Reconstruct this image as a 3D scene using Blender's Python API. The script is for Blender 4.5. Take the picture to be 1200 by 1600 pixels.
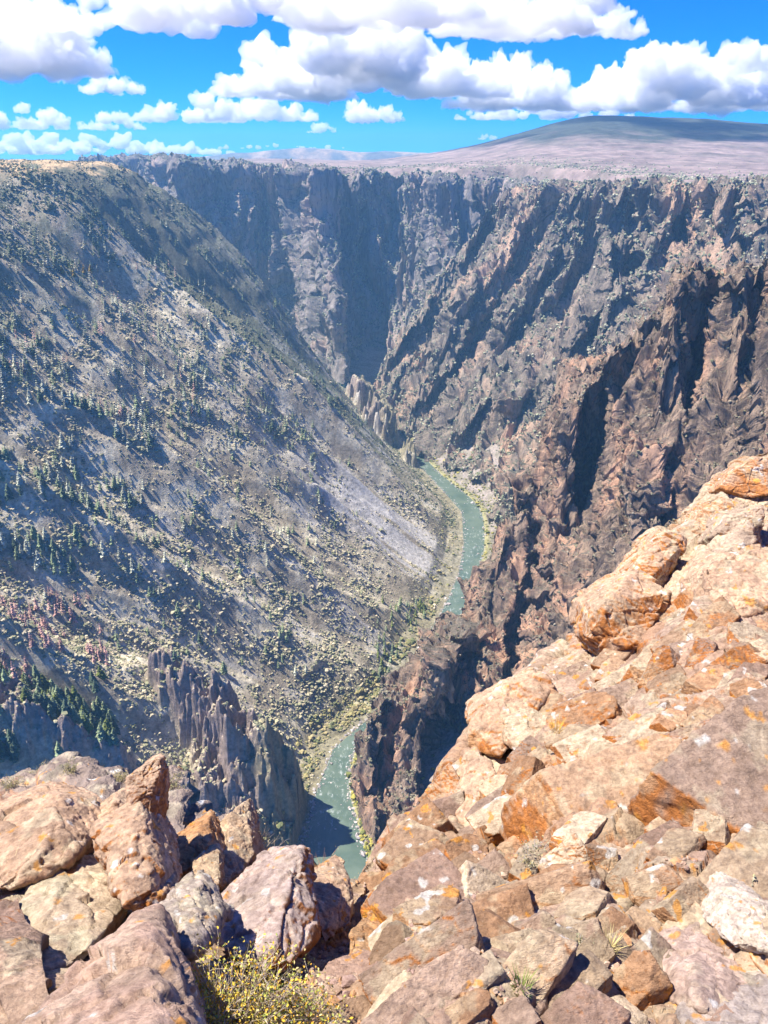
import bpy, bmesh, math, random
import numpy as np
from mathutils import Vector
for o in list(bpy.data.objects): bpy.data.objects.remove(o)
S = bpy.context.scene
COL = S.collection
R = math.radians
# ------------------------------------------------------------------ camera, light, sky, exposure
CZ = 550.0                      # eye height above the river
TH = R(25.0); FPX = 800/math.tan(R(34))
cam = bpy.data.cameras.new('camera'); co = bpy.data.objects.new('camera', cam); COL.objects.link(co)
co.location = (0, 0, CZ); co.rotation_euler = (math.pi/2 - TH, 0, 0)
cam.sensor_fit = 'VERTICAL'; cam.sensor_height = 24; cam.lens = 12/math.tan(R(34))
cam.clip_start = 0.1; cam.clip_end = 200000
S.camera = co
SUN_EL, SUN_AZ = R(59), R(-77)  # azimuth measured from +Y (view direction) towards +X
sdir = Vector((math.sin(SUN_AZ)*math.cos(SUN_EL), math.cos(SUN_AZ)*math.cos(SUN_EL), math.sin(SUN_EL)))
sl = bpy.data.lights.new('sun', 'SUN'); so = bpy.data.objects.new('sun', sl); COL.objects.link(so)
sl.energy = 4.2; sl.angle = R(0.5); sl.color = (1, .95, .87)
so.rotation_euler = (-sdir).to_track_quat('-Z', 'Y').to_euler(); so.location = (0, 0, 3000)
W = bpy.data.worlds.new('World'); S.world = W; W.use_nodes = True
wn = W.node_tree.nodes; wl = W.node_tree.links
sky = wn.new('ShaderNodeTexSky'); sky.sky_type = 'NISHITA'; sky.sun_disc = False
sky.sun_elevation = SUN_EL; sky.sun_rotation = SUN_AZ; sky.altitude = 2300; sky.air_density = 1.0; sky.dust_density = 0.1; sky.ozone_density = 3.0
hs = wn.new('ShaderNodeHueSaturation'); hs.inputs['Saturation'].default_value = 1.35; hs.inputs['Hue'].default_value = 0.512
bg = wn['Background']; bg.inputs['Strength'].default_value = 0.15
mx = wn.new('ShaderNodeMix'); mx.data_type = 'RGBA'; mx.blend_type = 'MULTIPLY'; mx.inputs[0].default_value = 1; mx.inputs[7].default_value = (.14, .325, .60, 1)
wl.new(sky.outputs[0], mx.inputs[6]); wl.new(mx.outputs[2], hs.inputs['Color']); wl.new(hs.outputs[0], bg.inputs[0])
S.view_settings.view_transform = 'Standard'; S.view_settings.look = 'None'
S.view_settings.exposure = 1.43; S.view_settings.gamma = 1
cy = S.cycles
cy.max_bounces = 12; cy.diffuse_bounces = 3; cy.glossy_bounces = 2; cy.volume_bounces = 12; cy.transparent_max_bounces = 12
cy.use_denoising = True; cy.sample_clamp_indirect = 6
# ------------------------------------------------------------------ helpers
def ray(px, py):
    dx, dy = (px-600)/FPX, (800-py)/FPX
    return np.array([dx, math.cos(TH)+dy*math.sin(TH), -math.sin(TH)+dy*math.cos(TH)])
def PY(px, py, Y):              # point seen at photo pixel (px,py) whose ground distance ahead is Y
    r = ray(px, py); return r*(Y/r[1]) + np.array([0, 0, CZ])
def PZ(px, py, z):              # point seen at photo pixel whose height is z
    r = ray(px, py); return r*((z-CZ)/r[2]) + np.array([0, 0, CZ])
RNG = np.random.default_rng(7)
PERM = RNG.permutation(65536).astype(np.int64)
GR = RNG.normal(size=(4096, 3)).astype(np.float32); GR /= np.linalg.norm(GR, axis=1)[:, None]
def hsh(ix, iy, iz): return PERM[(ix + PERM[(iy + PERM[iz & 65535]) & 65535]) & 65535]
def pn(p, seed=0):              # gradient noise, about -1..1
    out = np.empty(len(p), np.float32)
    for a in range(0, len(p), 200000):
        q = p[a:a+200000].astype(np.float64) + seed*37.37
        i = np.floor(q).astype(np.int64); f = (q-i).astype(np.float32)
        w = f*f*f*(f*(f*6-15)+10); n = 0
        for dx in (0, 1):
            wx = w[:, 0] if dx else 1-w[:, 0]
            for dy in (0, 1):
                wy = wx*(w[:, 1] if dy else 1-w[:, 1])
                for dz in (0, 1):
                    g = GR[hsh(i[:, 0]+dx, i[:, 1]+dy, i[:, 2]+dz) & 4095]
                    n = n + wy*(w[:, 2] if dz else 1-w[:, 2])*(g[:, 0]*(f[:, 0]-dx)+g[:, 1]*(f[:, 1]-dy)+g[:, 2]*(f[:, 2]-dz))
        out[a:a+200000] = n*1.5
    return out
def fbm(p, o=4, seed=0, g=.5):
    s = 0; a = 1
    for k in range(o): s = s + a*pn(p*(2.03**k), seed+k); a *= g
    return s
def ridged(p, o=1, seed=0, g=.5):
    s = 0; a = 1
    for k in range(o): s = s + a*(1-2*np.abs(pn(p*(2.1**k), seed+k))); a *= g
    return s
def billow(p, o=1, seed=0, g=.5):
    s = 0; a = 1
    for k in range(o): s = s + a*(2*np.abs(pn(p*(2.1**k), seed+k))-.5); a *= g
    return s
def sstep(a, b, x):
    t = np.clip((x-a)/(b-a), 0, 1); return t*t*(3-2*t)
def voro(p, seed=0, jit=.9):    # 2-D cells: F1, F2, hash id, offset from the cell's own point
    n = len(p); i = np.floor(p).astype(np.int64)
    f1 = np.full(n, 9., np.float32); f2 = f1.copy(); cid = np.zeros(n, np.int64); off = np.zeros((n, 2), np.float32)
    for dx in (-1, 0, 1):
        for dy in (-1, 0, 1):
            h = hsh(i[:, 0]+dx, i[:, 1]+dy, np.full(n, seed*17+3))
            c = np.stack([i[:, 0]+dx+.5+jit*((h & 255)/255-.5), i[:, 1]+dy+.5+jit*(((h >> 8) & 255)/255-.5)], 1)
            v = (p-c).astype(np.float32); d = np.sqrt((v**2).sum(1))
            m = d < f1; f2 = np.where(m, f1, np.minimum(f2, d)); f1 = np.where(m, d, f1)
            cid = np.where(m, h, cid); off[m] = v[m]
    return f1, f2, cid, off
def rnd(cid, k): return (hsh(cid, cid*0+k*31+5, cid*0+k) & 65535)/65535.
def mkmesh(name, V, F, mat=None, smooth=True, cols=None, attr=None):
    me = bpy.data.meshes.new(name); V = np.ascontiguousarray(V, np.float32); F = np.ascontiguousarray(F, np.int32)
    k = F.shape[1]
    me.vertices.add(len(V)); me.vertices.foreach_set('co', V.ravel())
    me.loops.add(F.size); me.loops.foreach_set('vertex_index', F.ravel())
    me.polygons.add(len(F)); me.polygons.foreach_set('loop_start', np.arange(0, F.size, k, dtype=np.int32))
    try: me.polygons.foreach_set('loop_total', np.full(len(F), k, np.int32))
    except Exception: pass
    me.polygons.foreach_set('use_smooth', np.full(len(F), bool(smooth)))
    if cols is not None:
        a = me.color_attributes.new('Col', 'FLOAT_COLOR', 'POINT')
        c4 = np.ones((len(V), 4), np.float32); c4[:, :3] = cols; a.data.foreach_set('color', c4.ravel())
    for k2, v in (attr or {}).items():
        a = me.attributes.new(k2, 'FLOAT', 'POINT'); a.data.foreach_set('value', np.asarray(v, np.float32))
    me.update(calc_edges=True); me.validate()
    if mat: me.materials.append(mat)
    return me
def link(name, me, parent=None, label=None, cat=None, group=None, kind=None, loc=None):
    o = bpy.data.objects.new(name, me); COL.objects.link(o)
    if parent: o.parent = parent
    tag(o, label, cat, group, kind)
    if loc is not None: o.location = loc
    return o
def tag(o, label=None, cat=None, group=None, kind=None):
    for k, v in (('label', label), ('category', cat), ('group', group), ('kind', kind)):
        if v: o[k] = v
def gridF(nu, nv):              # vertex index = u*nv + v
    i = np.arange((nu-1)*nv).reshape(nu-1, nv)[:, :-1].ravel()
    return np.stack([i, i+nv, i+nv+1, i+1], 1)
def gnorm(P):                   # normals of a (nu,nv,3) grid
    a = np.gradient(P, axis=0); b = np.gradient(P, axis=1); n = np.cross(a, b)
    return n/np.maximum(np.linalg.norm(n, axis=2, keepdims=True), 1e-9)
def cr(C, n):                   # Catmull-Rom along axis 0, resampled to n
    m = len(C); t = np.linspace(0, m-1-1e-9, n); i = t.astype(int); f = (t-i)[:, None, None]
    g = lambda k: C[np.clip(k, 0, m-1)]
    p0, p1, p2, p3 = g(i-1), g(i), g(i+1), g(i+2)
    return .5*(2*p1+(p2-p0)*f+(2*p0-5*p1+4*p2-p3)*f*f+(3*p1-p0-3*p2+p3)*f**3)
def sheet(C, nu, nv):           # C[cols][rows] control points -> (nu,nv,3)
    C = np.array(C, float); A = cr(C, nu); return cr(A.transpose(1, 0, 2), nv).transpose(1, 0, 2)
def tps(X, Z, Q, lam=1e-3):
    sc = np.abs(X).max(); X = X/sc; n = len(X)
    U = lambda d2: np.where(d2 > 1e-12, d2*np.log(np.maximum(d2, 1e-12)), 0)
    K = U(((X[:, None]-X[None])**2).sum(2)) + lam*np.eye(n); Pm = np.c_[np.ones(n), X]
    L = np.block([[K, Pm], [Pm.T, np.zeros((3, 3))]]); w = np.linalg.solve(L, np.r_[Z, 0, 0, 0])
    out = np.empty(len(Q))
    for a in range(0, len(Q), 100000):
        q = Q[a:a+100000]/sc
        out[a:a+100000] = U(((q[:, None]-X[None])**2).sum(2))@w[:n] + np.c_[np.ones(len(q)), q]@w[n:]
    return out
# ------------------------------------------------------------------ materials
class NT:
    def __init__(s, name):
        s.m = bpy.data.materials.new(name); s.m.use_nodes = True; s.t = s.m.node_tree; s.n = s.t.nodes; s.b = s.n['Principled BSDF']
        s.b.inputs['Roughness'].default_value = .9; s.b.inputs['Specular IOR Level'].default_value = .25
    def L(s, a, b): s.t.links.new(a, b)
    def pos(s): return s.n.new('ShaderNodeNewGeometry').outputs['Position']
    def nrm(s): return s.n.new('ShaderNodeNewGeometry').outputs['Normal']
    def obj(s): return s.n.new('ShaderNodeTexCoord').outputs['Object']
    def map(s, v, sc, rot=(0, 0, 0)):
        m = s.n.new('ShaderNodeMapping'); m.inputs['Scale'].default_value = sc; m.inputs['Rotation'].default_value = rot; s.L(v, m.inputs[0]); return m.outputs[0]
    def noise(s, v, sc, det=6, rough=.6, dist=0):
        n = s.n.new('ShaderNodeTexNoise'); n.inputs['Scale'].default_value = sc; n.inputs['Detail'].default_value = det
        n.inputs['Roughness'].default_value = rough; n.inputs['Distortion'].default_value = dist; s.L(v, n.inputs['Vector']); return n.outputs[0]
    def vor(s, v, sc, feat='F1', out=0):
        n = s.n.new('ShaderNodeTexVoronoi'); n.feature = feat; n.inputs['Scale'].default_value = sc; s.L(v, n.inputs['Vector']); return n.outputs[out]
    def ramp(s, f, a, b, smooth=True):   # 0..1 between a and b
        n = s.n.new('ShaderNodeMapRange'); n.interpolation_type = 'SMOOTHSTEP' if smooth else 'LINEAR'
        n.inputs[1].default_value = a; n.inputs[2].default_value = b; s.L(f, n.inputs[0]); return n.outputs[0]
    def math(s, op, a, b=0):
        n = s.n.new('ShaderNodeMath'); n.operation = op
        for k, x in enumerate((a, b)):
            if isinstance(x, (int, float)): n.inputs[k].default_value = x
            else: s.L(x, n.inputs[k])
        return n.outputs[0]
    def mix(s, f, a, b, mode='MIX'):
        n = s.n.new('ShaderNodeMix'); n.data_type = 'RGBA'; n.blend_type = mode
        for k, x in ((0, f), (6, a), (7, b)):
            if isinstance(x, (int, float)): n.inputs[k].default_value = x
            elif isinstance(x, tuple): n.inputs[k].default_value = (*x, 1)
            else: s.L(x, n.inputs[k])
        return n.outputs[2]
    def attr(s, nm, out=0):
        n = s.n.new('ShaderNodeAttribute'); n.attribute_name = nm; return n.outputs[out]
    def sepz(s, v, k=2):
        n = s.n.new('ShaderNodeSeparateXYZ'); s.L(v, n.inputs[0]); return n.outputs[k]
    def bump(s, h, st, dist):
        n = s.n.new('ShaderNodeBump'); n.inputs['Strength'].default_value = st; n.inputs['Distance'].default_value = dist
        s.L(h, n.inputs['Height']); s.L(n.outputs[0], s.b.inputs['Normal'])
    def base(s, c): s.L(c, s.b.inputs['Base Color']) if not isinstance(c, tuple) else s.b.inputs['Base Color'].__setattr__('default_value', (*c, 1))
def cliff_mat(name, dark, mid, pink, veg, vlo=.35, vhi=.6, sc=1.0):
    m = NT(name); p = m.pos(); z = m.sepz(m.nrm())
    st = m.map(p, (1, 1, .16), (0, .25, 0))
    n1 = m.noise(st, .045*sc, 8, .7); n2 = m.noise(st, .012*sc, 5, .6, .4); n3 = m.noise(p, .12*sc, 6, .65)
    c = m.mix(m.ramp(n1, .38, .62), dark, mid); c = m.mix(m.ramp(n2, .48, .66), c, pink)
    c = m.mix(m.ramp(m.noise(st, .25*sc, 4), .5, .75), c, tuple(x*.45 for x in dark))
    v = m.math('ADD', z, m.math('MULTIPLY', m.math('SUBTRACT', n3, .5), .9))
    c = m.mix(m.ramp(v, vlo, vhi), c, m.mix(m.ramp(m.noise(p, .3*sc, 3), .4, .6), tuple(x*.6 for x in veg), veg))
    m.base(c); m.bump(m.math('ADD', m.noise(st, .2*sc, 9, .75), m.noise(p, .5*sc, 6, .7)), 1, 4/sc); return m.m
M_far = cliff_mat('far_cliff_rock', (.19, .17, .15), (.40, .34, .29), (.54, .40, .31), (.15, .15, .11), .7, .95)
M_right = cliff_mat('cliff_rock', (.15, .125, .095), (.41, .325, .235), (.66, .43, .275), (.20, .185, .125), .7, .95)
M_spur = cliff_mat('spur_rock', (.13, .095, .07), (.44, .31, .205), (.66, .39, .235), (.24, .20, .145), .7, .95, 2.0)
def col_mat(name, sc, bst=.5, bd=.5, var=.45, rough=.95):
    m = NT(name); p = m.pos(); c = m.attr('Col')
    n = m.noise(p, sc, 6, .7)
    m.base(m.mix(m.ramp(n, .25, .75), m.mix(1.0, c, (1-var,)*3, 'MULTIPLY'), m.mix(1.0, c, (1+var,)*3, 'MULTIPLY')))
    m.b.inputs['Roughness'].default_value = rough
    m.bump(m.noise(p, sc*2.3, 6, .7), bst, bd); return m.m
M_slope = col_mat('hillside_ground', .25, .8, 1.5)
M_plat = col_mat('plateau_ground', .02, .7, 8)
# ------------------------------------------------------------------ river line (photo pixels on the water plane)
LB = [(430,1420),(468,1330),(478,1290),(492,1240),(520,1170),(566,1130),(606,1108),(628,1070),(655,1010),(690,955),(715,900),(724,850),(721,800),(690,765),(655,728),(615,690),(575,640),(560,606)]
RBK = [(590,1420),(572,1330),(560,1290),(546,1225),(556,1170),(582,1145),(622,1117),(670,1070),(706,1018),(737,955),(747,900),(757,850),(752,800),(728,772),(690,742),(655,705),(610,650),(582,606)]
LBp = np.array([PZ(x, y, 0) for x, y in LB]); RBp = np.array([PZ(x, y, 0) for x, y in RBK])
ext = np.array([[-420, 2150, 0], [-1100, 2350, 0.]])
LBp = np.r_[LBp, ext-[0, 30, 0]]; RBp = np.r_[RBp, ext+[0, 30, 0]]
ext0 = np.array([[-160, 200, 0]]); LBp = np.r_[ext0-[40, 0, 0], LBp]; RBp = np.r_[ext0+[130, 0, 0], RBp]
MIDp = (LBp+RBp)/2
def pdist(Q, L):                # distance of XY points to a polyline
    d = np.full(len(Q), 1e9)
    for a, b in zip(L[:-1, :2], L[1:, :2]):
        t = np.clip(((Q-a)@(b-a))/((b-a)@(b-a)), 0, 1); d = np.minimum(d, np.linalg.norm(Q-a-t[:, None]*(b-a), axis=1))
    return d
def bankx(L, y): o = np.argsort(L[:-2, 1]); return np.interp(y, L[:-2][o, 1], L[:-2][o, 0])
# ------------------------------------------------------------------ left hillside: one height field
ctl = []
for p in LBp[:-2]: ctl.append((p[0]-4, p[1], 2.5))
for i in range(len(LBp)-2): q = RBp[i]; ctl.append((q[0]+30, q[1], 2))
for Y in (380, 470, 560, 700, 860, 1020, 1200, 1360):
    bx = bankx(LBp, Y)
    for d, h in ((60, 36), (150, 102), (300, 215), (480, 350), (680, 505 if Y > 800 else 515)):
        ctl.append((bx-d, Y, h))
    ctl.append((bx-1000, Y, 560)); ctl.append((bx-1400, Y, 575))
for px, py, Y in ((0,282,1180),(60,258,1330),(110,252,1420),(180,266,1560),(250,312,1640),(330,402,1700),(430,476,1760),(500,562,1790),(545,625,1760)):
    p = PY(px, py, Y); ctl.append(tuple(p))
    if px > 300: ctl.append((p[0]-30, Y+170, max(p[2]-230, 5)))
for x, y, z in ((-500,2050,60),(-250,1960,20),(-900,1700,562),(-800,1560,560),(-700,1800,470),(-900,2000,400),(-1300,1900,540),(-1300,2200,200)): ctl.append((x, y, z))
ctl = np.array(ctl)
NA, NR = 820, 1100
ang = np.linspace(-.80, .235, NA); rr = 350*np.exp(np.linspace(0, math.log(2150/350), NR))
YY = np.broadcast_to(rr[None], (NA, NR)); XX = ang[:, None]*YY
Q = np.c_[XX.ravel(), YY.ravel()]
Hs = tps(ctl[:, :2], ctl[:, 2], Q)
dl = pdist(Q, LBp); left = Q[:, 0] < bankx(LBp, Q[:, 1])
dl = np.where(left, dl, -dl)
x, y = Q[:, 0], Q[:, 1]
c = y+.1*x
for _ in range(3): c = y + np.clip((c-790)/294*.245-.03, -.2, .24)*x
grow = sstep(10, 170, dl)
p3 = np.c_[c, x*.25, np.zeros_like(c)]
wob = 26*fbm(np.c_[x, y, 0*x]/190, 3, 40)
cw = c + wob
env = sstep(-30, 260, dl)
rid = np.zeros_like(c)
for cc, wd, am in ((1085, 62, 62), (700, 46, 38), (795, 52, 40), (905, 46, 32), (990, 40, 26), (600, 44, 36), (515, 42, 32), (1240, 75, 54), (1400, 70, 46), (1560, 70, 40)):
    t = np.abs(cw-cc)/wd; rid += am*np.maximum(0, 1-t)**1.25
gul = ridged(np.c_[cw/60, x/420, 0*x], 2, 51, .55)
gul2 = ridged(np.c_[(c+12*pn(np.c_[x, y, 0*x]/50, 77))/21, x/160, 0*x], 2, 57, .5)
Hh = Hs + env*(1.25*rid-22) + env*13*gul + grow*3.2*gul2 + grow*2*fbm(np.c_[x, y, Hs]/26, 4, 61)
# cliff bands: steepen certain heights into rock steps on the upper part
band = sstep(1180, 1400, y)*sstep(200, 330, Hs) 
rockn = fbm(np.c_[x/70, y/70, 0*x], 3, 70)
tz = (Hh + 24*rockn)/62; fr = tz-np.floor(tz); st = (np.floor(tz)+sstep(.45, .8, fr))*62-24*rockn
mrock = np.clip(band*.12, 0, .85)*sstep(545, 480, Hs)
Hh = Hh*(1-mrock)+st*mrock
flut = billow(np.c_[x, y, Hh*.2]/22, 3, 90)
Hh = Hh + mrock*7*flut
# near rock knobs standing above the water on the left bank
def knob(H, px, py, Y, rx, ry, h, seed):
    p = PY(px, py, Y); d = np.sqrt(((x-p[0])/rx)**2+((y-p[1])/ry)**2) + .42*fbm(np.c_[x, y, 0*x]/20, 4, seed)
    return H + h*sstep(1.15, .45, d), sstep(1.25, .7, d)
kn = np.zeros_like(x)
for a in ((258,1040,560,16,18,30,1),(310,1085,548,36,22,24,2),(350,1125,538,46,26,30,22),(395,1165,525,48,30,36,3),(432,1205,508,44,30,36,4),(462,1250,490,36,28,13,23),(380,1230,490,50,26,26,24),(90,1180,470,60,26,20,5),(330,1260,450,60,30,22,6),(604,668,1560,45,70,62,7),(574,636,1680,40,60,58,25),(570,600,1780,20,50,60,8),(648,718,1430,24,44,30,9)):
    Hh, k2 = knob(Hh, *a); kn = np.maximum(kn, k2)
Hh += kn*(9*ridged(np.c_[x, y*.7, Hh*.15]/14, 2, 93)+3.5*ridged(np.c_[x, y, Hh*.3]/5, 2, 94)-4)
cap = np.interp(dl, [-40, -6, -2, 0, 8, 25, 60, 90], [-30, -6, -.6, .3, 1.8, 7, 45, 250]); Hh = np.where((kn > .12) & (dl > 4), Hh, np.minimum(Hh, cap+1.5*pn(np.c_[x, y, 0*x]/9, 97)*(dl > 2)+np.maximum(dl-80, 0)*20))
n_top = fbm(np.c_[x, y, 0*x]/60, 3, 99)
Hh = 549-22*np.log1p(np.exp(np.clip((549-Hh)/22, -30, 40)))+2.5*n_top*sstep(480, 530, Hh)
Pl = np.stack([XX, YY, Hh.reshape(NA, NR)], 2); Nl = gnorm(Pl); Nl *= np.sign(Nl[:, :, 2:3])
nz = Nl[:, :, 2].ravel()
# ground colours: soil, brush duff, rock, scree, tan grass on the rim
soil = np.array([.55, .475, .32]); duff = np.array([.31, .255, .17]); rock = np.array([.26, .20, .165]); scr = np.array([.45, .415, .36]); tang = np.array([.42, .30, .16])
n1 = fbm(np.c_[x, y, Hh]/40, 4, 100)
t = sstep(-.3, .4, n1)[:, None]; colr = soil*t+duff*(1-t)
dk = (sstep(1105, 1160, c+30*n1)*sstep(20, 160, dl)*.9+.8*sstep(350, 430, Hs+60*n1)*sstep(.0, .4, n1+.2))[:, None].clip(0, .9); colr = colr*(1-dk)+np.array([.115, .12, .07])*dk  # dark woods; beyond the central ridge, gully shade is put into the colour too
mr = np.clip(np.maximum(mrock*1.2, kn)*sstep(.82, .6, nz), 0, 1)[:, None]; colr = colr*(1-mr)+rock*mr
strk = fbm(np.c_[c/14, x/150, 0*x], 3, 110)
msc = sstep(890, 925, c+10*strk)*sstep(1075, 1035, c+10*strk)*sstep(270, 170, dl+60*strk)*sstep(-.25, .1, strk+.25)
msc = np.maximum(msc, .7*sstep(.15, .5, strk+.3*n1)*sstep(560, 700, c)*sstep(400, 100, dl))[:, None]
colr = colr*(1-msc)+scr*msc
bk = (sstep(55, 12, dl+18*n1)*.8)[:, None]; colr = colr*(1-bk)+np.array([.20, .175, .095])*bk
mt = (sstep(505, 530, Hh)*sstep(.75, .9, nz))[:, None]; colr = colr*(1-mt)+tang*mt
colr = colr*(1+.25*pn(np.c_[x, y, Hh]/6, 120))[:, None]
link('hillside', mkmesh('hillside', Pl.reshape(-1, 3), gridF(NA, NR), M_slope, True, np.clip(colr, .02, .8)), kind='structure')
def hill_z(qx, qy):
    a = np.clip((qx/qy+.80)/1.035*(NA-1), 0, NA-1.001); b = np.clip(np.log(qy/350)/math.log(2150/350)*(NR-1), 0, NR-1.001)
    i, j = a.astype(int), b.astype(int); fa, fb = a-i, b-j; Z = Pl[:, :, 2]
    return (Z[i, j]*(1-fa)+Z[i+1, j]*fa)*(1-fb)+(Z[i, j+1]*(1-fa)+Z[i+1, j+1]*fa)*fb, Nl[i, j]
# ------------------------------------------------------------------ canyon floor and river
BN = 240
tl = np.linspace(0, len(LBp)-1, BN)
Li = cr(LBp[:, None, :], BN)[:, 0]; Ri = cr(RBp[:, None, :], BN)[:, 0]
nw = 14
fw = np.linspace(-.12, 1.12, nw)
wv = Li[:, None]*(1-fw[None, :, None]) + Ri[:, None]*fw[None, :, None]
m = NT('river_water'); p = m.pos()
n = m.noise(m.map(p, (1, .5, 1)), .22, 9, .78); foam = m.math('MULTIPLY', m.ramp(n, .52, .70), m.ramp(m.noise(p, .012, 3), .42, .56))
m.base(m.mix(foam, m.mix(m.ramp(m.noise(p, .03, 4), .35, .65), (.075, .11, .075), (.12, .155, .105)), (.55, .58, .55)))
m.b.inputs['Roughness'].default_value = .22; m.b.inputs['Specular IOR Level'].default_value = .4
m.bump(m.noise(p, .5, 6, .7), .5, .6)
link('river', mkmesh('river', wv.reshape(-1, 3), gridF(BN, nw), m.m), kind='structure')
# canyon floor: low gravel bars and talus between river and right cliffs
nf = 60; ff = np.linspace(0, 1, nf)
side = np.stack([np.full(BN, 150.), np.linspace(-60, 60, BN), np.zeros(BN)], 1)
fl = Ri[:, None] - [3, 0, 0] + ff[None, :, None]*side[:, None]
fl[:, :, 2] = -1 + 3*sstep(0, .05, ff)[None] + 80*np.maximum(ff-.14, 0)[None]*1.0 + 2.0*fbm(fl.reshape(-1, 3)/14, 4, 131).reshape(BN, nf)*sstep(.03, .12, ff)[None]
fx = fl.reshape(-1, 3); t = sstep(-.2, .4, fbm(fx/16, 4, 133))[:, None]
g = (sstep(.10, .04, ff)[None]*np.ones((BN, 1))).reshape(-1, 1)*.8
fc = (np.array([.30, .25, .21])*(1-t)+np.array([.2, .175, .12])*t)*(1-g)+np.array([.27, .25, .09])*g
link('riverbank', mkmesh('riverbank', fx, gridF(BN, nf), M_slope, True, fc), kind='structure')
# ------------------------------------------------------------------ cliffs
def cliff_disp(P, amps, kv=.16, seed=0, edge=None, iso=()):
    q = P.reshape(-1, 3); nu, nv = P.shape[:2]
    su = np.r_[0, np.cumsum(np.linalg.norm(np.diff(P, axis=0), axis=2).mean(1))]; sv = np.r_[0, np.cumsum(np.linalg.norm(np.diff(P, axis=1), axis=2).mean(0))]
    U = np.repeat(su, nv); V = np.tile(sv, nu)
    w1, w2, w3 = pn(q/90, seed+9), pn(q/34, seed+10), pn(q/13, seed+11)
    U = U + 16*w1 + 6*w2 + 1.6*w3; V = V + 60*w2 + 20*w3
    d = np.zeros(len(q))
    for k, (L, a, ty) in enumerate(amps):
        c = np.c_[U/L, V*kv/L, np.full(len(q), k*7.7)]
        d += a*(ridged(c, 1, seed+k*3) if ty == 'r' else billow(c, 1, seed+k*3))
    for k, (L, a) in enumerate(iso):
        d += a*billow(q*np.array([1, 1, .4])/L, 2, seed+50+k)
    d = d.reshape(P.shape[:2])
    if edge is not None: d = d*edge
    N = gnorm(P); N[:, :, 2] *= .2
    return d-.6*sum(a for _, a, t in amps if t == 'r'), N
def build_cliff(name, C, nu, nv, amps, mat, sgn=1, spikes=(), **kw):
    P = sheet(C, nu, nv); d, N = cliff_disp(P, amps, **kw)
    P = P - sgn*N*d[:, :, None]
    qx = P.reshape(-1, 3)*[1, 1, .12]; jz = sum(a*ridged(qx/L, 1, 900+k) for k, (L, a) in enumerate(spikes)).reshape(nu, nv)
    P[:, :, 2] += jz*(1 if kw.get('edge') is None else np.clip(kw['edge']+.15, 0, 1))
    link(name, mkmesh(name, P.reshape(-1, 3), gridF(nu, nv), mat), kind='structure')
    return P
def colm(pts): return [PY(*p) for p in pts]
# far wall: columns left to right, each from behind the rim, rim, down to the foot
FAR = []
for px, rimy, rimY, basey, baseY, k in ((120,250,3300,420,2700,.5),(190,251,3100,430,2600,.5),(250,253,2750,440,2450,.5),(285,256,2350,520,2080,.55),(340,260,2420,560,2100,.5),(400,263,2520,580,2150,.4),(455,266,2480,600,2080,.45),(515,270,2220,610,1960,.62),(560,273,2280,610,2020,.5),(610,276,2320,612,2000,.55),(660,279,2280,640,1960,.5),(710,284,2120,650,1880,.6),(770,288,2160,690,1820,.45),(830,291,1980,720,1720,.5),(900,292,1900,800,1500,.5)):
    top = PY(px, rimy, rimY); bot = PY(px, basey, baseY); bot[2] = max(bot[2], -10)
    s = 1 if px < 450 else 0
    colp = [top+[top[0]/top[1]*300, 300, -4], top, ]
    for f, g in ((.22, .10), (.45, .32), (.7, k+.1), (1, 1)):
        q = top*(1-g)+bot*g; q[2] = top[2]*(1-f)+bot[2]*f; colp.append(q)
    FAR.append(colp)
edgeF = sstep(.10, .25, np.linspace(0, 1, 620))[None]
Pfar = build_cliff('far_cliff', FAR, 1000, 620, [(170, 95, 'r'), (72, 72, 'r'), (34, 34, 'r'), (15, 15, 'r'), (9, 5, 'r')], M_far, 1, ((60, 15), (26, 11), (12, 6)), kv=.12, seed=200, edge=edgeF, iso=((30, 4), (11, 4)))
# right wall
RGT = []
for pts in (
  [(800,262,2500),(790,300,1960),(740,390,1900),(680,500,1840),(612,580,1800),(580,640,1720),(565,680,1660)],
  [(850,262,2400),(840,290,1850),(800,380,1790),(745,470,1730),(692,560,1680),(640,650,1620),(620,700,1540)],
  [(920,270,2300),(910,288,1700),(880,370,1640),(830,470,1580),(775,560,1540),(705,680,1480),(690,745,1400)],
  [(990,270,2200),(985,288,1590),(955,370,1520),(915,460,1460),(860,560,1420),(790,690,1360),(755,772,1240)],
  [(1070,270,2100),(1065,288,1480),(1035,370,1420),(995,460,1340),(940,560,1290),(855,690,1210),(790,830,1100)],
  [(1140,270,2000),(1140,290,1400),(1115,370,1330),(1075,460,1250),(1020,560,1170),(930,720,1060),(820,900,960)],
  [(1220,270,2000),(1220,292,1330),(1200,370,1260),(1170,470,1160),(1110,580,1060),(1010,740,940),(850,960,860)],
  [(1350,270,2000),(1350,300,1280),(1330,380,1200),(1300,480,1080),(1250,600,960),(1150,760,860),(950,1000,790)]):
    RGT.append(colm(pts))
R2 = []
for i, c_ in enumerate(RGT):
    c_ = np.array(c_); wgt = np.array([0, .15, .6, 1, 1, .7, .2])[:, None]
    R2.append(c_+wgt*np.array([-.6, -.8, 0])*25)
    if i < len(RGT)-1: R2.append((c_+np.array(RGT[i+1]))/2+wgt*np.array([.6, .8, 0])*(75+25*math.sin(i*2.4)))
RGT = R2
edgeR = sstep(.12, .24, np.linspace(0, 1, 900))[None]
Prt = build_cliff('cliff', RGT, 1000, 900, [(120, 70, 'r'), (60, 58, 'r'), (30, 28, 'r'), (16, 14, 'r'), (8, 8, 'r')], M_right, 1, ((46, 17), (20, 12), (9, 6.5)), kv=.14, seed=260, edge=edgeR, iso=((28, 4), (11, 4), (5, 2.2)))
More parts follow.
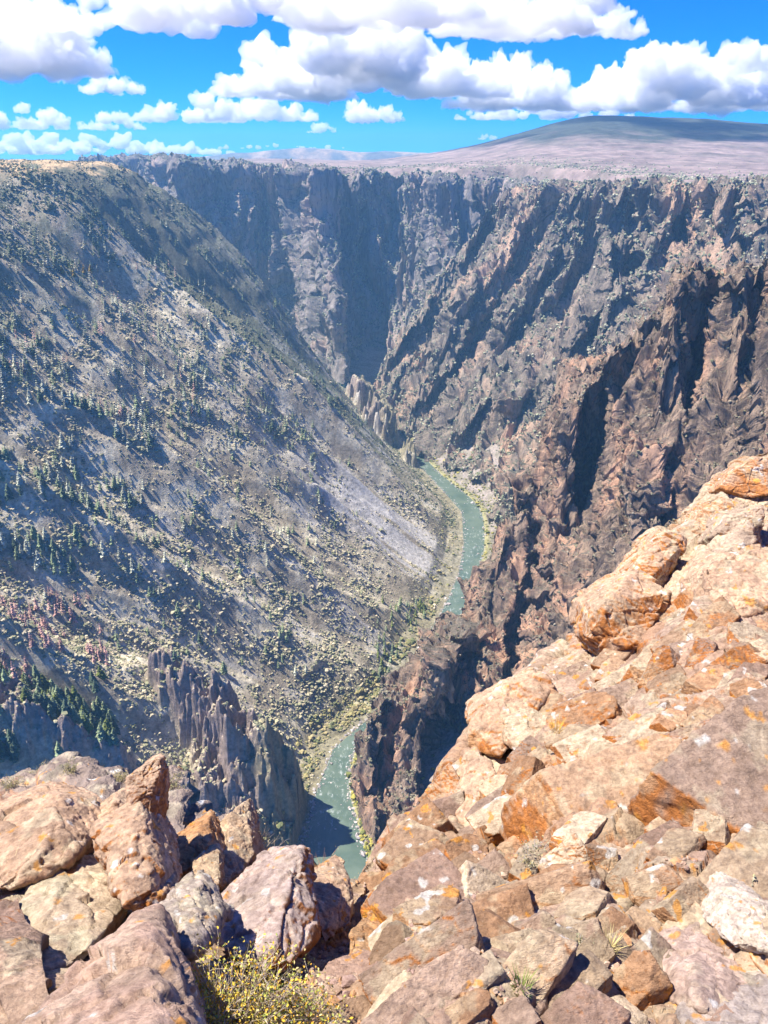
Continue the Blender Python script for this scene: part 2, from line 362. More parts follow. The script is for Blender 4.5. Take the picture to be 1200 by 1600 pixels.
# near spur with the tall pinnacle
SP = []
for pts in (
  [(606,1105,575),(600,1150,545),(592,1230,515),(586,1330,480),(575,1420,450)],
  [(640,1075,590),(628,1120,570),(615,1200,540),(608,1320,490),(600,1420,455)],
  [(688,1030,590),(672,1100,570),(655,1200,535),(645,1300,480),(640,1420,440)],
  [(716,1010,690),(700,1100,650),(680,1200,600),(668,1300,540),(660,1400,480)],
  [(750,925,745),(735,1010,705),(722,1100,640),(712,1200,560),(700,1400,460)],
  [(790,850,750),(772,930,720),(760,1010,680),(750,1100,610),(735,1400,470)],
  [(850,730,775),(838,850,765),(835,960,740),(820,1100,650),(800,1400,480)],
  [(905,640,720),(875,800,690),(862,950,655),(845,1050,600),(830,1400,440)],
  [(945,585,735),(915,760,720),(895,900,690),(880,1020,620),(860,1400,440)],
  [(1000,540,690),(965,700,655),(935,850,615),(915,1000,560),(900,1300,420)],
  [(1070,455,650),(1040,600,630),(1005,760,590),(980,900,540),(960,1200,400)],
  [(1120,458,672),(1090,600,655),(1055,760,612),(1030,900,580),(1000,1200,400)],
  [(1165,462,620),(1140,620,590),(1110,760,560),(1090,900,510),(1060,1200,380)],
  [(1225,440,622),(1195,600,594),(1170,740,580),(1150,880,520),(1130,1200,350)],
  [(1300,430,560),(1270,600,530),(1245,740,490),(1225,880,440),(1190,1200,320)],
  [(1420,460,540),(1370,600,510),(1330,740,460),(1300,880,410),(1270,1200,300)]):
    cc = colm(pts); SP.append([cc[0]+[70, 90, -190], cc[0]+[16, 26, -30]]+cc)
Psp = build_cliff('spur_cliff', SP, 1000, 1200, [(64, 44, 'r'), (30, 26, 'r'), (14, 12, 'r'), (6.5, 6, 'r'), (3.2, 2.6, 'r')], M_spur, 1, ((27, 11), (12, 7.5), (5.5, 4)), kv=.14, seed=330, iso=((18, 3), (7, 2.6), (3, 1.3)))
# ------------------------------------------------------------------ plateau, hill and mountains
na, nr = 500, 420
ang = np.linspace(-1.5, 1.6, na); rr = 1250*np.exp(np.linspace(0, math.log(9000/1250), nr))
YY = np.broadcast_to(rr[None], (na, nr)); XX = ang[:, None]*YY; Q = np.c_[XX.ravel(), YY.ravel()]
hx = [-9, -.6, 0, .075, .12, .15, .195, .239, .30, .375, .45, .6, 1.6, 9]; hsil = [252, 250, 247, 233, 221, 209, 191, 178, 179, 184, 191, 198, 215, 230]
silz = np.array([math.tan(math.atan2(800-v, FPX)-TH) for v in hsil])*3600
zt = np.interp(Q[:, 0]/Q[:, 1], hx, silz); zt = zt.reshape(na, nr)
ker = np.ones(5)/5; zt = np.apply_along_axis(lambda a: np.convolve(np.pad(a, 2, 'edge'), ker, 'valid'), 0, zt)
rimz = np.interp(ang, [-.5, -.3, -.05, .0, .06, .22, .55], [-14, -28, -34, -36, -38, -52, -44])
tt = sstep(1500, 3600, YY); lin = np.clip((YY-1500)/2100, 0, 1); tt = .55*lin**1.6+.45*tt
Zp = rimz[:, None]*(1-tt)+zt*tt
Zp -= sstep(3900, 5500, YY)*(np.maximum(zt, -30)+45)
Zp += (7*fbm(np.c_[Q, 0*Q[:, 0]]/420, 4, 400)).reshape(na, nr)*sstep(1700, 2600, YY)
Zp += (1.5*fbm(np.c_[Q, 0*Q[:, 0]]/60, 3, 405)).reshape(na, nr)
Pp = np.stack([XX, YY, Zp+CZ-6], 2)
# plateau must lie behind the rims: push it down where the canyon is
rimY = np.interp(ang, [-1.5, -.55, -.48, -.40, -.335, -.27, -.2, -.155, -.11, -.065, 0, .06, .1, .15, .2, .27, .33, .39, .45, .52, .7, 1.6], [1500, 1500, 1600, 3300, 3200, 2700, 2620, 2600, 2570, 2360, 2410, 2350, 2210, 2240, 2070, 1900, 1800, 1700, 1620, 1550, 1450, 1300])
Pp[:, :, 2] -= sstep(70, -30, YY-rimY[:, None])*75
keep = (YY > rimY[:, None]-40).ravel()
n1 = fbm(np.c_[Q, 0*Q[:, 0]]/150, 5, 410); n2 = fbm(np.c_[Q[:, 0]/160, Q[:, 1]/40, 0*Q[:, 0]], 4, 415)
pc = np.array([.25, .185, .155])[None]*(1+.25*n1)[:, None]
ft = sstep(.05, .35, n2+.2*n1)[:, None]*.6; pc = pc*(1-ft)+np.array([.14, .12, .09])*ft
fo = (sstep(35, 85, Zp.ravel()+26*n1))[:, None]; pc = pc*(1-fo)+np.array([.05, .058, .042])*fo
Fp = gridF(na, nr); Fp = Fp[keep[Fp].all(1)]
link('plateau', mkmesh('plateau', Pp.reshape(-1, 3), Fp, M_plat, True, np.clip(pc, .02, .8)), kind='structure')
nm, nv = 300, 60
mx = np.linspace(-.5, .25, nm)
msil = np.interp(mx, [-.5, -.27, -.23, -.19, -.16, -.12, -.1, -.06, -.03, .0, .05, .25], [262, 256, 245, 240, 238, 232, 230, 233, 238, 236, 238, 250])
mz = np.array([math.tan(math.atan2(800-v, FPX)-TH) for v in msil])*7400
vv = np.linspace(0, 1, nv)
Pm = np.zeros((nm, nv, 3)); Pm[:, :, 1] = 7000+vv[None]*800; Pm[:, :, 0] = mx[:, None]*Pm[:, :, 1]*.98
prof = np.interp(vv, [0, .25, .42, .5, .8, 1], [0, .35, .85, 1, .9, .3])
Pm[:, :, 2] = CZ-140+(mz[:, None]+140)*prof[None] + 12*fbm(Pm.reshape(-1, 3)/300, 4, 430).reshape(nm, nv)*prof[None]*.6
mc = np.array([.14, .13, .10])+np.array([.30, .16, .05])*sstep(.0, .4, fbm(Pm.reshape(-1, 3)/350, 3, 435))[:, None]*.7
link('mountain_range', mkmesh('mountain_range', Pm.reshape(-1, 3), gridF(nm, nv), M_plat, True, mc), kind='structure')
# ------------------------------------------------------------------ foreground bedrock
def blocks(p, seed, a=.5):     # continuous angular blocks: the highest of the neighbouring tilted domes
    n = len(p); i = np.floor(p).astype(np.int64); m1 = np.full(n, -9.); m2 = m1.copy(); cid = np.zeros(n, np.int64)
    for dx in (-1, 0, 1):
        for dy in (-1, 0, 1):
            h = hsh(i[:, 0]+dx, i[:, 1]+dy, np.full(n, seed*17+3))
            ox = p[:, 0]-(i[:, 0]+dx+.5+.85*((h & 255)/255-.5)); oy = p[:, 1]-(i[:, 1]+dy+.5+.85*(((h >> 8) & 255)/255-.5))
            v = .5*(rnd(h, 3)-.5)+1.15*((rnd(h, 1)-.5)*ox+(rnd(h, 2)-.5)*oy)-a*.5*(ox*ox+oy*oy)
            k = v > m1; m2 = np.where(k, m1, np.maximum(m2, v)); m1 = np.where(k, v, m1); cid = np.where(k, h, cid)
    return m1+.15, m1-m2, cid
def rock_cells(su, sv, q, seed, ang=.6, scales=((1.9, .26, .5), (.68, .38, .35), (.24, .40, .3)), ani=1.6):
    ca, sa = math.cos(ang), math.sin(ang)
    d = np.zeros(len(su)); cr_ = np.zeros(len(su)); ids = []
    for k, (L, am, aa) in enumerate(scales):
        w = .22*L; wx = w*fbm(q/L*1.2, 3, seed+k); wy = w*fbm(q/L*1.2, 3, seed+k+20)
        v, gap, cid = blocks(np.c_[(ca*su+sa*sv+wx)/(L*ani), (-sa*su+ca*sv+wy)/L], seed+k, aa)
        d += L*am*v; e = np.exp(-(gap/.045)**2)*(rnd(cid, 4) > .2)*(.5+.9*rnd(cid, 6)); d -= L*.11*e; cr_ = np.maximum(cr_, e*(1 if k < 2 else .5)); ids.append(cid)
    return d, cr_, ids
GR_ = []
for pts in (
  [(-160,1300,6.6),(-150,1400,4.6),(-140,1480,3.6),(-140,1545,3.0),(-140,1720,2.35)],
  [(0,1310,6.4),(0,1400,4.8),(0,1480,3.6),(0,1545,3.0),(0,1720,2.35)],
  [(130,1318,6.2),(130,1400,4.9),(130,1480,3.7),(120,1545,3.0),(120,1720,2.35)],
  [(270,1345,5.8),(260,1420,4.6),(250,1480,3.7),(240,1545,3.0),(240,1720,2.35)],
  [(400,1400,5.0),(385,1460,4.1),(375,1500,3.5),(360,1545,3.0),(360,1720,2.35)],
  [(535,1428,5.0),(510,1490,4.1),(502,1520,3.5),(480,1545,3.2),(480,1720,2.4)],
  [(598,1352,6.4),(595,1440,4.8),(600,1500,3.6),(600,1545,3.2),(600,1720,2.4)],
  [(690,1242,8),(690,1340,6.1),(690,1450,4.1),(700,1545,3.2),(700,1720,2.4)],
  [(750,1164,9.4),(768,1255,7.3),(790,1400,4.7),(800,1545,3.2),(800,1720,2.4)],
  [(842,1070,10.9),(860,1172,8.1),(880,1330,5.2),(900,1545,3.2),(900,1720,2.4)],
  [(928,990,12),(960,1100,9),(980,1280,5.6),(1000,1545,3.2),(1000,1720,2.4)],
  [(1010,885,14),(1040,1010,10),(1070,1220,6),(1100,1545,3.2),(1100,1720,2.4)],
  [(1120,775,16),(1140,930,11),(1160,1180,6.2),(1200,1545,3.2),(1200,1720,2.4)],
  [(1210,725,18),(1230,900,12),(1260,1150,6.5),(1320,1545,3.2),(1320,1720,2.4)],
  [(1400,660,20),(1420,850,12.5),(1440,1100,7),(1500,1545,3.2),(1500,1720,2.4)]):
    cc = colm(pts); GR_.append([cc[0]+[-.9, 2.6, -9], cc[0]+[-.15, .5, -.9]]+cc+[np.array([cc[-1][0]*1.0, .2, cc[-1][2]+.35])])
k_ = np.linspace(1, .3, len(GR_[-1]))[:, None]           # the ground goes on past both edges of the view
GR_ = [list(np.array(GR_[0])+[-9, 0, 0])]+GR_+[list(np.array(GR_[-1])+np.array([5, .5, .3])+k_*np.array([0, 1, 0])), list(np.array(GR_[-1])+np.array([13, 1, .6])+k_*np.array([0, 1, 0]))]
nu, nv = 1400, 1000
Pg = sheet(GR_, nu, nv)
def bed_disp(Pb):
    q = Pb.reshape(-1, 3); U, V = q[:, 0], q[:, 1]*1.25
    d, crk, ids = rock_cells(U, V, q, 500, .9)
    rgt = sstep(520, 640, q[:, 0]/np.maximum(q[:, 1], .1)*1000+560)     # right of the bush: bare rock
    d = d*(.35+.65*rgt) + .022*ridged(q/.5, 3, 520, .55)+.014*fbm(q/.09, 3, 530) + .04*ridged(np.c_[(U*.72-V*.69)/1.1, (U*.69+V*.72)/4, 0*U], 2, 540)*rgt
    d -= BED_MEAN
    return Pb - gnorm(Pb)*d.reshape(Pb.shape[:2])[:, :, None], crk, ids, rgt
BED_MEAN = .24
Pb = sheet(GR_, nu, nv)[:, ::2]; P1, _, _, _ = bed_disp(Pb)
# put more rows where the rock turned out steep
L = np.linalg.norm(np.diff(P1, axis=1), axis=2)/np.linalg.norm(P1[:, 1:]-[0, 0, CZ], axis=2)
ker = np.ones(9)/9; L = np.apply_along_axis(lambda a: np.convolve(np.pad(a, 4, 'edge'), ker, 'valid'), 0, L)
A = np.c_[np.zeros(nu), np.cumsum(L, 1)]; A /= A[:, -1:]; A = .8*A+.2*np.linspace(0, 1, A.shape[1])[None]
ti = np.linspace(0, 1, nv); Pg = np.empty((nu, nv, 3)); idx_ = np.arange(A.shape[1])
for u in range(nu):
    w = np.interp(ti, A[u], idx_)
    for k in range(3): Pg[u, :, k] = np.interp(w, idx_, Pb[u, :, k])
Pg, crk, ids, rgt = bed_disp(Pg); q = Pg.reshape(-1, 3); Ng = gnorm(Pg)
Nn = gnorm(Pg); Nn = -Nn.reshape(-1, 3); q = Pg.reshape(-1, 3)
PAL = np.array([(.46, .315, .205), (.56, .43, .295), (.42, .29, .22), (.48, .29, .165), (.47, .345, .26), (.60, .49, .355)])
def rock_cols(q, N, base, seed, rust=.6, rdir=(-.45, -.85, .1), lich=.5, crk=None):
    n1 = fbm(q/.8, 4, seed); n2 = fbm(q/.18, 4, seed+3); n3 = fbm(q/.45, 4, seed+5)
    c = base*np.array([.92, .87, .815])*(1+.24*n1+.2*n2)[:, None]
    rd = np.array(rdir)/np.linalg.norm(rdir)
    f = np.clip(sstep(.36, .68, (N@rd)+.25*n1)*rust*sstep(-.6, .1, n3+.3), 0, 1)[:, None]
    rc = np.array([.44, .165, .04])*(1+.35*n2)[:, None]; c = c*(1-f)+rc*f
    f = (sstep(.12, .34, n3+.35*n2)*lich)[:, None]; c = c*(1-f)+np.array([.46, .395, .26])*(1+.3*n2)[:, None]*f
    g = sstep(.60, .70, fbm(q/.2, 4, seed+7)+.2*n2)[:, None]*.8; c = c*(1-g)+np.array([.60, .27, .04])*g
    g = sstep(.64, .74, fbm(q/.22, 3, seed+8)+.2*n2)[:, None]*.7; c = c*(1-g)+np.array([.66, .64, .58])*g
    g = sstep(.35, .7, fbm(q/.05, 2, seed+9)+.5*n1)[:, None]*.45; c = c*(1-g)+np.array([.16, .12, .09])*g
    if crk is not None: c = c*(1-.6*np.clip(crk, 0, 1))[:, None]
    return np.clip(c, .02, .85)
cellc = PAL[(rnd(ids[0], 9)*6).astype(int)]*.6+PAL[(rnd(ids[1], 9)*6).astype(int)]*.4
soilf = (sstep(.35, .0, np.abs(q[:, 0]/np.maximum(q[:, 1], .1)+.14)-.05)*(1-rgt))[:, None]
cellc = cellc*(1-.6*soilf)+np.array([.46, .33, .2])*.6*soilf
rust = .95*(rnd(ids[1], 12) > .35)
colg = rock_cols(q, Nn, cellc, 560, rust*1.25, lich=.5, crk=crk*.6)
m = NT('bedrock'); p = m.pos(); c = m.attr('Col')
def fgmat(name, bd):
    m = NT(name); p = m.obj(); c = m.attr('Col'); n = m.noise(p, 14, 8, .75)
    c = m.mix(m.ramp(n, .3, .72), m.mix(1.0, c, (.62, .58, .55), 'MULTIPLY'), m.mix(1.0, c, (1.3, 1.3, 1.28), 'MULTIPLY'))
    sp = m.ramp(m.noise(p, 55, 5, .7), .62, .72); c = m.mix(m.math('MULTIPLY', sp, .5), c, (.60, .55, .42))
    m.base(c); m.b.inputs['Roughness'].default_value = .8
    h = m.math('ADD', m.noise(m.map(p, (1, 2.2, 2.2), (.3, .5, .6)), 9, 10, .72), m.math('MULTIPLY', m.noise(p, 40, 6, .7), .35))
    m.bump(h, .85, bd); return m.m
M_bed = fgmat('bedrock', .07); M_boul = fgmat('boulder_rock', .05)
link('rocky_ground', mkmesh('rocky_ground', q, gridF(nu, nv), M_bed, True, colg), kind='structure')
# dark ledge just below the viewpoint
LG = []
for pts in ([(-200,1225,50),(-200,1270,44),(-200,1500,30)],[(-60,1238,48),(-60,1280,42),(-60,1500,28)],[(20,1222,46),(25,1265,40),(30,1500,27)],[(80,1208,45),(85,1250,39),(90,1500,26)],[(135,1205,43),(140,1245,38),(140,1500,25)],[(200,1228,41),(205,1270,36),(200,1500,24)],
  [(255,1222,39),(260,1270,34),(260,1500,23)],[(300,1262,36),(300,1310,31),(300,1500,21)],[(350,1300,32),(345,1345,28),(340,1500,20)],[(420,1345,28),(410,1390,25),(400,1520,18)],[(500,1395,25),(490,1430,22),(480,1560,16)],[(570,1440,22),(560,1480,19),(550,1600,14)]):
    cc = colm(pts); LG.append([cc[0]+[-2, 8, -14], cc[0]+[-.5, 2.5, -2.4]]+cc)
Pe = sheet(LG, 520, 260); dd, N = cliff_disp(Pe, [(9, 1.5, 'r'), (4, 1.1, 'r'), (1.7, .5, 'b')], kv=.35, seed=600, iso=((3, .7), (1, .3)))
Pe = Pe+N*dd[:, :, None]; nE = gnorm(Pe); nE *= np.sign(nE[:, :, 2:3])
ce = rock_cols(Pe.reshape(-1, 3)/6, nE.reshape(-1, 3), np.array([(.27, .215, .18)]), 610, .35, lich=.4)
link('rock_ledge', mkmesh('rock_ledge', Pe.reshape(-1, 3), gridF(520, 260), M_slope, True, ce), kind='structure')
# ------------------------------------------------------------------ boulders
def voro3(p, seed):
    n = len(p); i = np.floor(p).astype(np.int64); f1 = np.full(n, 9.); f2 = f1.copy(); cid = np.zeros(n, np.int64); off = np.zeros((n, 3))
    for dx in (-1, 0, 1):
        for dy in (-1, 0, 1):
            for dz in (-1, 0, 1):
                h = hsh(i[:, 0]+dx, i[:, 1]+dy, i[:, 2]+dz+seed*13)
                c = np.stack([i[:, 0]+dx+(h & 255)/255, i[:, 1]+dy+((h >> 5) & 255)/255, i[:, 2]+dz+((h >> 8) & 255)/255], 1)
                v = p-c; d = np.sqrt((v**2).sum(1)); m = d < f1
                f2 = np.where(m, f1, np.minimum(f2, d)); f1 = np.where(m, d, f1); cid = np.where(m, h, cid); off[m] = v[m]
    return f1, f2, cid, off
def facets(w, seed):            # angular chips: each cell is its own small plane
    f1, f2, cid, off = voro3(w, seed)
    return (rnd(cid, 1)-.5)*.5+((rnd(cid, 2)-.5)*off[:, 0]+(rnd(cid, 3)-.5)*off[:, 1]+(rnd(cid, 5)-.5)*off[:, 2])*1.3 - .18*sstep(.06, 0, f2-f1)
def chamfer(bm, seed, k, lo=.80, hi=.94):      # knock flat faces off a convex block
    r = np.random.default_rng(seed+77)
    for _ in range(k):
        n = r.normal(size=3); n /= np.linalg.norm(n); cs = np.array([v.co for v in bm.verts]); c = cs.mean(0); dd = (cs-c)@n; f = dd.max()*r.uniform(lo, hi)
        bmesh.ops.bisect_plane(bm, geom=bm.verts[:]+bm.edges[:]+bm.faces[:], plane_co=Vector(c+n*f), plane_no=Vector(n), clear_outer=True)
        bmesh.ops.convex_hull(bm, input=bm.verts); bmesh.ops.delete(bm, geom=[v for v in bm.verts if not v.link_faces], context='VERTS')
def solid_mesh(bm, vox):
    me = bpy.data.meshes.new('t'); bm.to_mesh(me); bm.free(); t = bpy.data.objects.new('t', me); COL.objects.link(t)
    md = t.modifiers.new('r', 'REMESH'); md.mode = 'VOXEL'; md.voxel_size = vox; bpy.context.view_layer.update()
    m2 = bpy.data.meshes.new_from_object(t.evaluated_get(bpy.context.evaluated_depsgraph_get())); bpy.data.objects.remove(t)
    n = len(m2.vertices); V = np.empty(n*3, np.float32); m2.vertices.foreach_get('co', V); N = np.empty(n*3, np.float32); m2.vertex_normals.foreach_get('vector', N)
    F = np.empty(len(m2.polygons)*4, np.int32); m2.polygons.foreach_get('vertices', F); bpy.data.meshes.remove(m2)
    return V.reshape(-1, 3).astype(float), N.reshape(-1, 3), F.reshape(-1, 4)
# the outcrop's own jointed blocks, still attached to the bedrock
BP = []
for k in range(16):
    r = np.random.default_rng(900+k); bm = bmesh.new()
    for sx in (-1, 1):
        for sy in (-1, 1):
            for sz in (-1, 1): bm.verts.new((sx*(1+.28*r.uniform(-1, 1)), sy*(.62+.2*r.uniform(-1, 1)), sz*(.45+.16*r.uniform(-1, 1))))
    bmesh.ops.convex_hull(bm, input=bm.verts); chamfer(bm, 300+k, 5, .72, .92)
    V, N, F = solid_mesh(bm, .031); w = V+k*7.3; wq = w+.06*np.stack([fbm(w*2, 2, 80+j) for j in (1, 2, 3)], 1)
    bz = V[:, 2]*5+.5*fbm(w*1.4, 3, 90); fr = bz-np.floor(bz)
    V = V+N*(.042*facets(wq*1.6, k)+.022*facets(wq*np.array([1.2, 2, 3.5])*2.4, k+40)+.012*fbm(w*9, 4, 95, .65)+.022*(sstep(0, .12, fr)-.8*sstep(.88, 1, fr)-.4)*(.5+pn(w, 96)))[:, None]
    BP.append((V, F))
r = np.random.default_rng(41); Pc = Pg[::7, ::7].reshape(-1, 3); Nc = Nn.reshape(nu, nv, 3)[::7, ::7].reshape(-1, 3)
dd_ = Pc-np.array([0, 0, CZ]); af = dd_[:, 1]*math.cos(TH)-dd_[:, 2]*math.sin(TH); ax = 600+FPX*dd_[:, 0]/af; ay = 800-FPX*(dd_[:, 1]*math.sin(TH)+dd_[:, 2]*math.cos(TH))/af
cand = r.permutation(np.flatnonzero((Pc[:, 1] > .8) & (ax > 545) & (ax < 1750) & (af > 2.2))); plc = []
KEEP = [(920,885,1050,1030),(1036,800,1192,980),(1104,855,1280,966),(706,1184,803,1352),(925,1300,1050,1478),(738,1044,868,1182),(788,1110,884,1195),(1018,1420,1184,1650),(1040,1040,1280,1165)]
BV, BF, BC = [], [], []; nb_ = 0; got = []
for i in cand:
    p = Pc[i]; b = af[i]*r.choice([.032, .05, .075, .11, .15], p=[.27, .25, .22, .16, .10])
    vrow = (i % Pg[::7, ::7].shape[1])/Pg[::7, ::7].shape[1]
    if vrow < .30: continue
    if ax[i] < 660: b = min(b, af[i]*.04)
    if ay[i] > 1380 and ax[i] < 880: b = min(b, af[i]*.062)
    if ay[i] > 1450: b = min(b, af[i]*.075)
    if any(x0-10 < ax[i] < x1+10 and y0-10 < ay[i] < y1+25 for x0, y0, x1, y1 in KEEP): b = min(b, af[i]*.03)
    if vrow < .38: b = min(b, af[i]*.045)
    if any(np.linalg.norm(p-g)*1.0 < .62*(b+gb) for g, gb in got): continue
    got.append((p, b)); V, F = BP[r.integers(16)]
    n = Nc[i]*.5+np.array([-.12, -.22, .8]); n = n/np.linalg.norm(n)+r.normal(0, .13, 3); n /= np.linalg.norm(n)
    e1 = np.array([.85, .52, 0])+r.normal(0, .22, 3); e1 -= n*(e1@n); e1 /= np.linalg.norm(e1); e2 = np.cross(n, e1)
    sc = b*np.array([r.uniform(.8, 1.35), r.uniform(.8, 1.3)*r.choice([-1, 1]), r.uniform(.75, 1.25)])
    if sc[1] < 0: F = F[:, ::-1]
    Wv = (V*sc)@np.stack([e1, e2, n])+p-n*b*(r.uniform(.08, .38)+(.1 if vrow < .5 else 0)); BV.append(Wv); BF.append(F+nb_); nb_ += len(Wv)
    BC.append(np.repeat(PAL[r.integers(6)][None]*r.uniform(.68, 1.12), len(Wv), 0))
    if len(got) >= 400: break
BV = np.concatenate(BV); BF = np.concatenate(BF); BC = np.concatenate(BC); print('BLOCKS', len(got), len(BV))
me = mkmesh('fractured_bedrock', BV, BF, M_bed); N2 = np.empty(len(BV)*3, np.float32); me.vertex_normals.foreach_get('vector', N2)
cb_ = rock_cols(BV, N2.reshape(-1, 3), BC, 571, 1.15, (-.5, -.85, -.1), .38)
a = me.color_attributes.new('Col', 'FLOAT_COLOR', 'POINT'); c4 = np.ones((len(BV), 4), np.float32); c4[:, :3] = cb_; a.data.foreach_set('color', c4.ravel())
link('fractured_bedrock', me, kind='structure')
def boulder(label, pts, base, thick=.8, rust=.5, rdir=(-.45, -.85, .1), seed=1, lich=.4, vox=None, name='boulder', bed=(0, .3, 1), strat=.012, cat='boulder', sink=.6):
    pp = [PY(*p) for p in pts]; arr = np.array(pp); Ym = arr[:, 1].mean()
    size = np.linalg.norm(arr.max(0)-arr.min(0))
    back = [p+np.array([.1*thick*math.sin(i*2.3), thick*(.8+.3*math.sin(i*1.7)), -sink*thick]) for i, p in enumerate(pp)]
    bm = bmesh.new(); [bm.verts.new(p) for p in pp+back]
    r = bmesh.ops.convex_hull(bm, input=bm.verts); bmesh.ops.delete(bm, geom=[v for v in bm.verts if not v.link_faces], context='VERTS')
    chamfer(bm, seed, 7)
    me = bpy.data.meshes.new('t'); bm.to_mesh(me); bm.free()
    t = bpy.data.objects.new('t', me); COL.objects.link(t)
    md = t.modifiers.new('r', 'REMESH'); md.mode = 'VOXEL'; md.voxel_size = vox or size/120
    bpy.context.view_layer.update()
    m2 = bpy.data.meshes.new_from_object(t.evaluated_get(bpy.context.evaluated_depsgraph_get())); bpy.data.objects.remove(t)
    n = len(m2.vertices); V = np.empty(n*3, np.float32); m2.vertices.foreach_get('co', V); V = V.reshape(-1, 3).astype(float)
    N = np.empty(n*3, np.float32); m2.vertex_normals.foreach_get('vector', N); N = N.reshape(-1, 3)
    F = np.empty(len(m2.polygons)*4, np.int32)
    m2.polygons.foreach_get('vertices', F); F = F.reshape(-1, 4); bpy.data.meshes.remove(m2)
    b = np.array(bed, float); b /= np.linalg.norm(b); s = size
    w = V/s + seed*3.1
    bz = (V@b)/s*9+.8*fbm(w*2.2, 3, seed+640); fr = bz-np.floor(bz)
    wq = w+.05*np.stack([fbm(w*3, 2, seed+k) for k in (1, 2, 3)], 1)
    dsp = s*(.026*facets(wq*2.6, seed) + .03*facets(wq*np.array([1, 1, 1.8])*6, seed+3) + .005*facets(wq*15, seed+5) + .006*fbm(w*18, 4, seed+642, .65) + strat*(sstep(0, .12, fr)-.8*sstep(.88, 1, fr)-.4)*(.5+pn(w*1.5, 9)))
    V = V + N*dsp[:, None]
    org = V.mean(0); org[2] = V[:, 2].min()
    me = mkmesh(name, V-org, F, M_boul, True)
    N2 = np.empty(n*3, np.float32); me.vertex_normals.foreach_get('vector', N2); N2 = N2.reshape(-1, 3)
    cc = rock_cols(V*(1.6/s if s < 1.6 else 1)+seed, N2, np.array([base]), 650+seed, rust, rdir, lich)
    sk = fbm(np.c_[V@b/s*30, V[:, 0]/s*4, V[:, 1]/s*4], 3, 655); cc = np.clip(cc*(1+.22*sk)[:, None], .02, .85)
    a = me.color_attributes.new('Col', 'FLOAT_COLOR', 'POINT'); c4 = np.ones((n, 4), np.float32); c4[:, :3] = cc; a.data.foreach_set('color', c4.ravel())
    return link(name, me, None, label, cat, loc=org)
MAU, PNK, TAN, CRM, GRY, ORG = (.45, .32, .25), (.52, .365, .25), (.50, .375, .25), (.56, .45, .32), (.36, .30, .26), (.48, .27, .13)
RR = (.7, -.6, -.1)
boulder('large smooth mauve boulder, the nearest one in the bottom left corner', [(40,1590,2.39),(150,1490,2.81),(225,1427,3.12),(247,1420,3.17),(263,1490,2.75),(302,1610,2.18),(310,1720,1.87),(255,1530,2.45),(195,1570,2.14),(180,1720,1.66),(-60,1720,1.77),(-20,1650,2.08)], MAU, .6, .15, RR, 31, .15, sink=2.2, strat=0., bed=(-.5, .2, .8))
boulder('big lichen-speckled cream boulder at the left edge above the smooth mauve boulder', [(-80,1450,4.14),(0,1418,4.25),(100,1352,4.71),(165,1368,4.60),(190,1412,4.25),(170,1450,3.91),(80,1535,3.33),(0,1600,2.99),(-100,1620,2.88),(60,1470,3.68)], CRM, .8, .35, RR, 2, .75)
boulder('pale pink slanting boulder at far left edge, behind the lichen-speckled one', [(-70,1290,5.2),(-10,1268,5.4),(35,1252,5.5),(92,1243,5.5),(112,1290,5.1),(118,1335,4.7),(60,1370,4.4),(0,1392,4.3),(-80,1400,4.3),(75,1310,4.8)], PNK, .9, .3, RR, 3, .5)
boulder('tall pointed upright slab standing highest among the left rocks', [(198,1216,5.2),(222,1200,5.3),(247,1190,5.35),(251,1215,5.3),(243,1300,4.95),(225,1320,4.8),(200,1290,4.9),(203,1250,5.0)], PNK, .35, .9, RR, 4, .2, sink=.5)
boulder('blocky upright boulder with a bright orange underside below the pointed slab', [(146,1290,4.8),(190,1262,5.0),(222,1250,5.05),(238,1290,4.85),(245,1335,4.6),(262,1395,4.2),(240,1412,4.0),(202,1424,3.9),(182,1392,4.1),(150,1362,4.4),(180,1345,4.35)], PNK, .6, 1.6, (.35, -.95, .15), 5, .25, sink=.8)
boulder('flat tilted slab leaning left of the pointed upright slab', [(110,1292,5.5),(150,1262,5.7),(190,1236,5.8),(200,1248,5.7),(175,1290,5.3),(140,1335,4.9),(118,1332,5.0)], PNK, .5, .4, RR, 6, .3)
boulder('grey block with upright pale stripes beside the yellow bush', [(240,1420,3.64),(275,1402,3.74),(317,1384,3.85),(342,1430,3.54),(333,1462,3.34),(285,1502,2.93),(262,1482,3.04),(300,1440,3.39)], (.42, .36, .30), .4, .15, RR, 7, .5, bed=(.8, .2, -.4), strat=.05)
boulder('wedge-shaped grey-mauve boulder with a deep shaded right side behind the yellow bush', [(330,1424,4.2),(395,1365,4.5),(440,1331,4.7),(466,1326,4.7),(471,1360,4.5),(492,1455,3.9),(478,1500,3.6),(438,1528,3.35),(425,1500,3.45),(330,1475,3.7),(325,1455,3.85),(462,1420,4.05)], (.45, .36, .32), .5, 1.0, RR, 8, .15, bed=(-.5, .3, .8), strat=.035)
boulder('orange-brown rough boulder right of the pointed slab, above the striped block', [(258,1322,5.4),(295,1300,5.6),(326,1280,5.7),(336,1330,5.3),(330,1352,5.1),(292,1382,4.8),(265,1362,4.9)], ORG, .6, .9, RR, 9, .3)
boulder('pale tan boulder half hidden by dry twigs, left of the river gap', [(336,1288,5.9),(360,1274,6.0),(386,1284,6.0),(397,1335,5.6),(370,1375,5.2),(340,1402,4.9),(330,1352,5.3)], TAN, .7, .2, RR, 10, .5)
boulder('small square-edged block wedged between the striped block and the orange-brown boulder', [(298,1350,4.9),(322,1338,5.0),(343,1352,4.9),(340,1392,4.6),(318,1402,4.5),(300,1388,4.6)], TAN, .35, .5, RR, 11, .4)
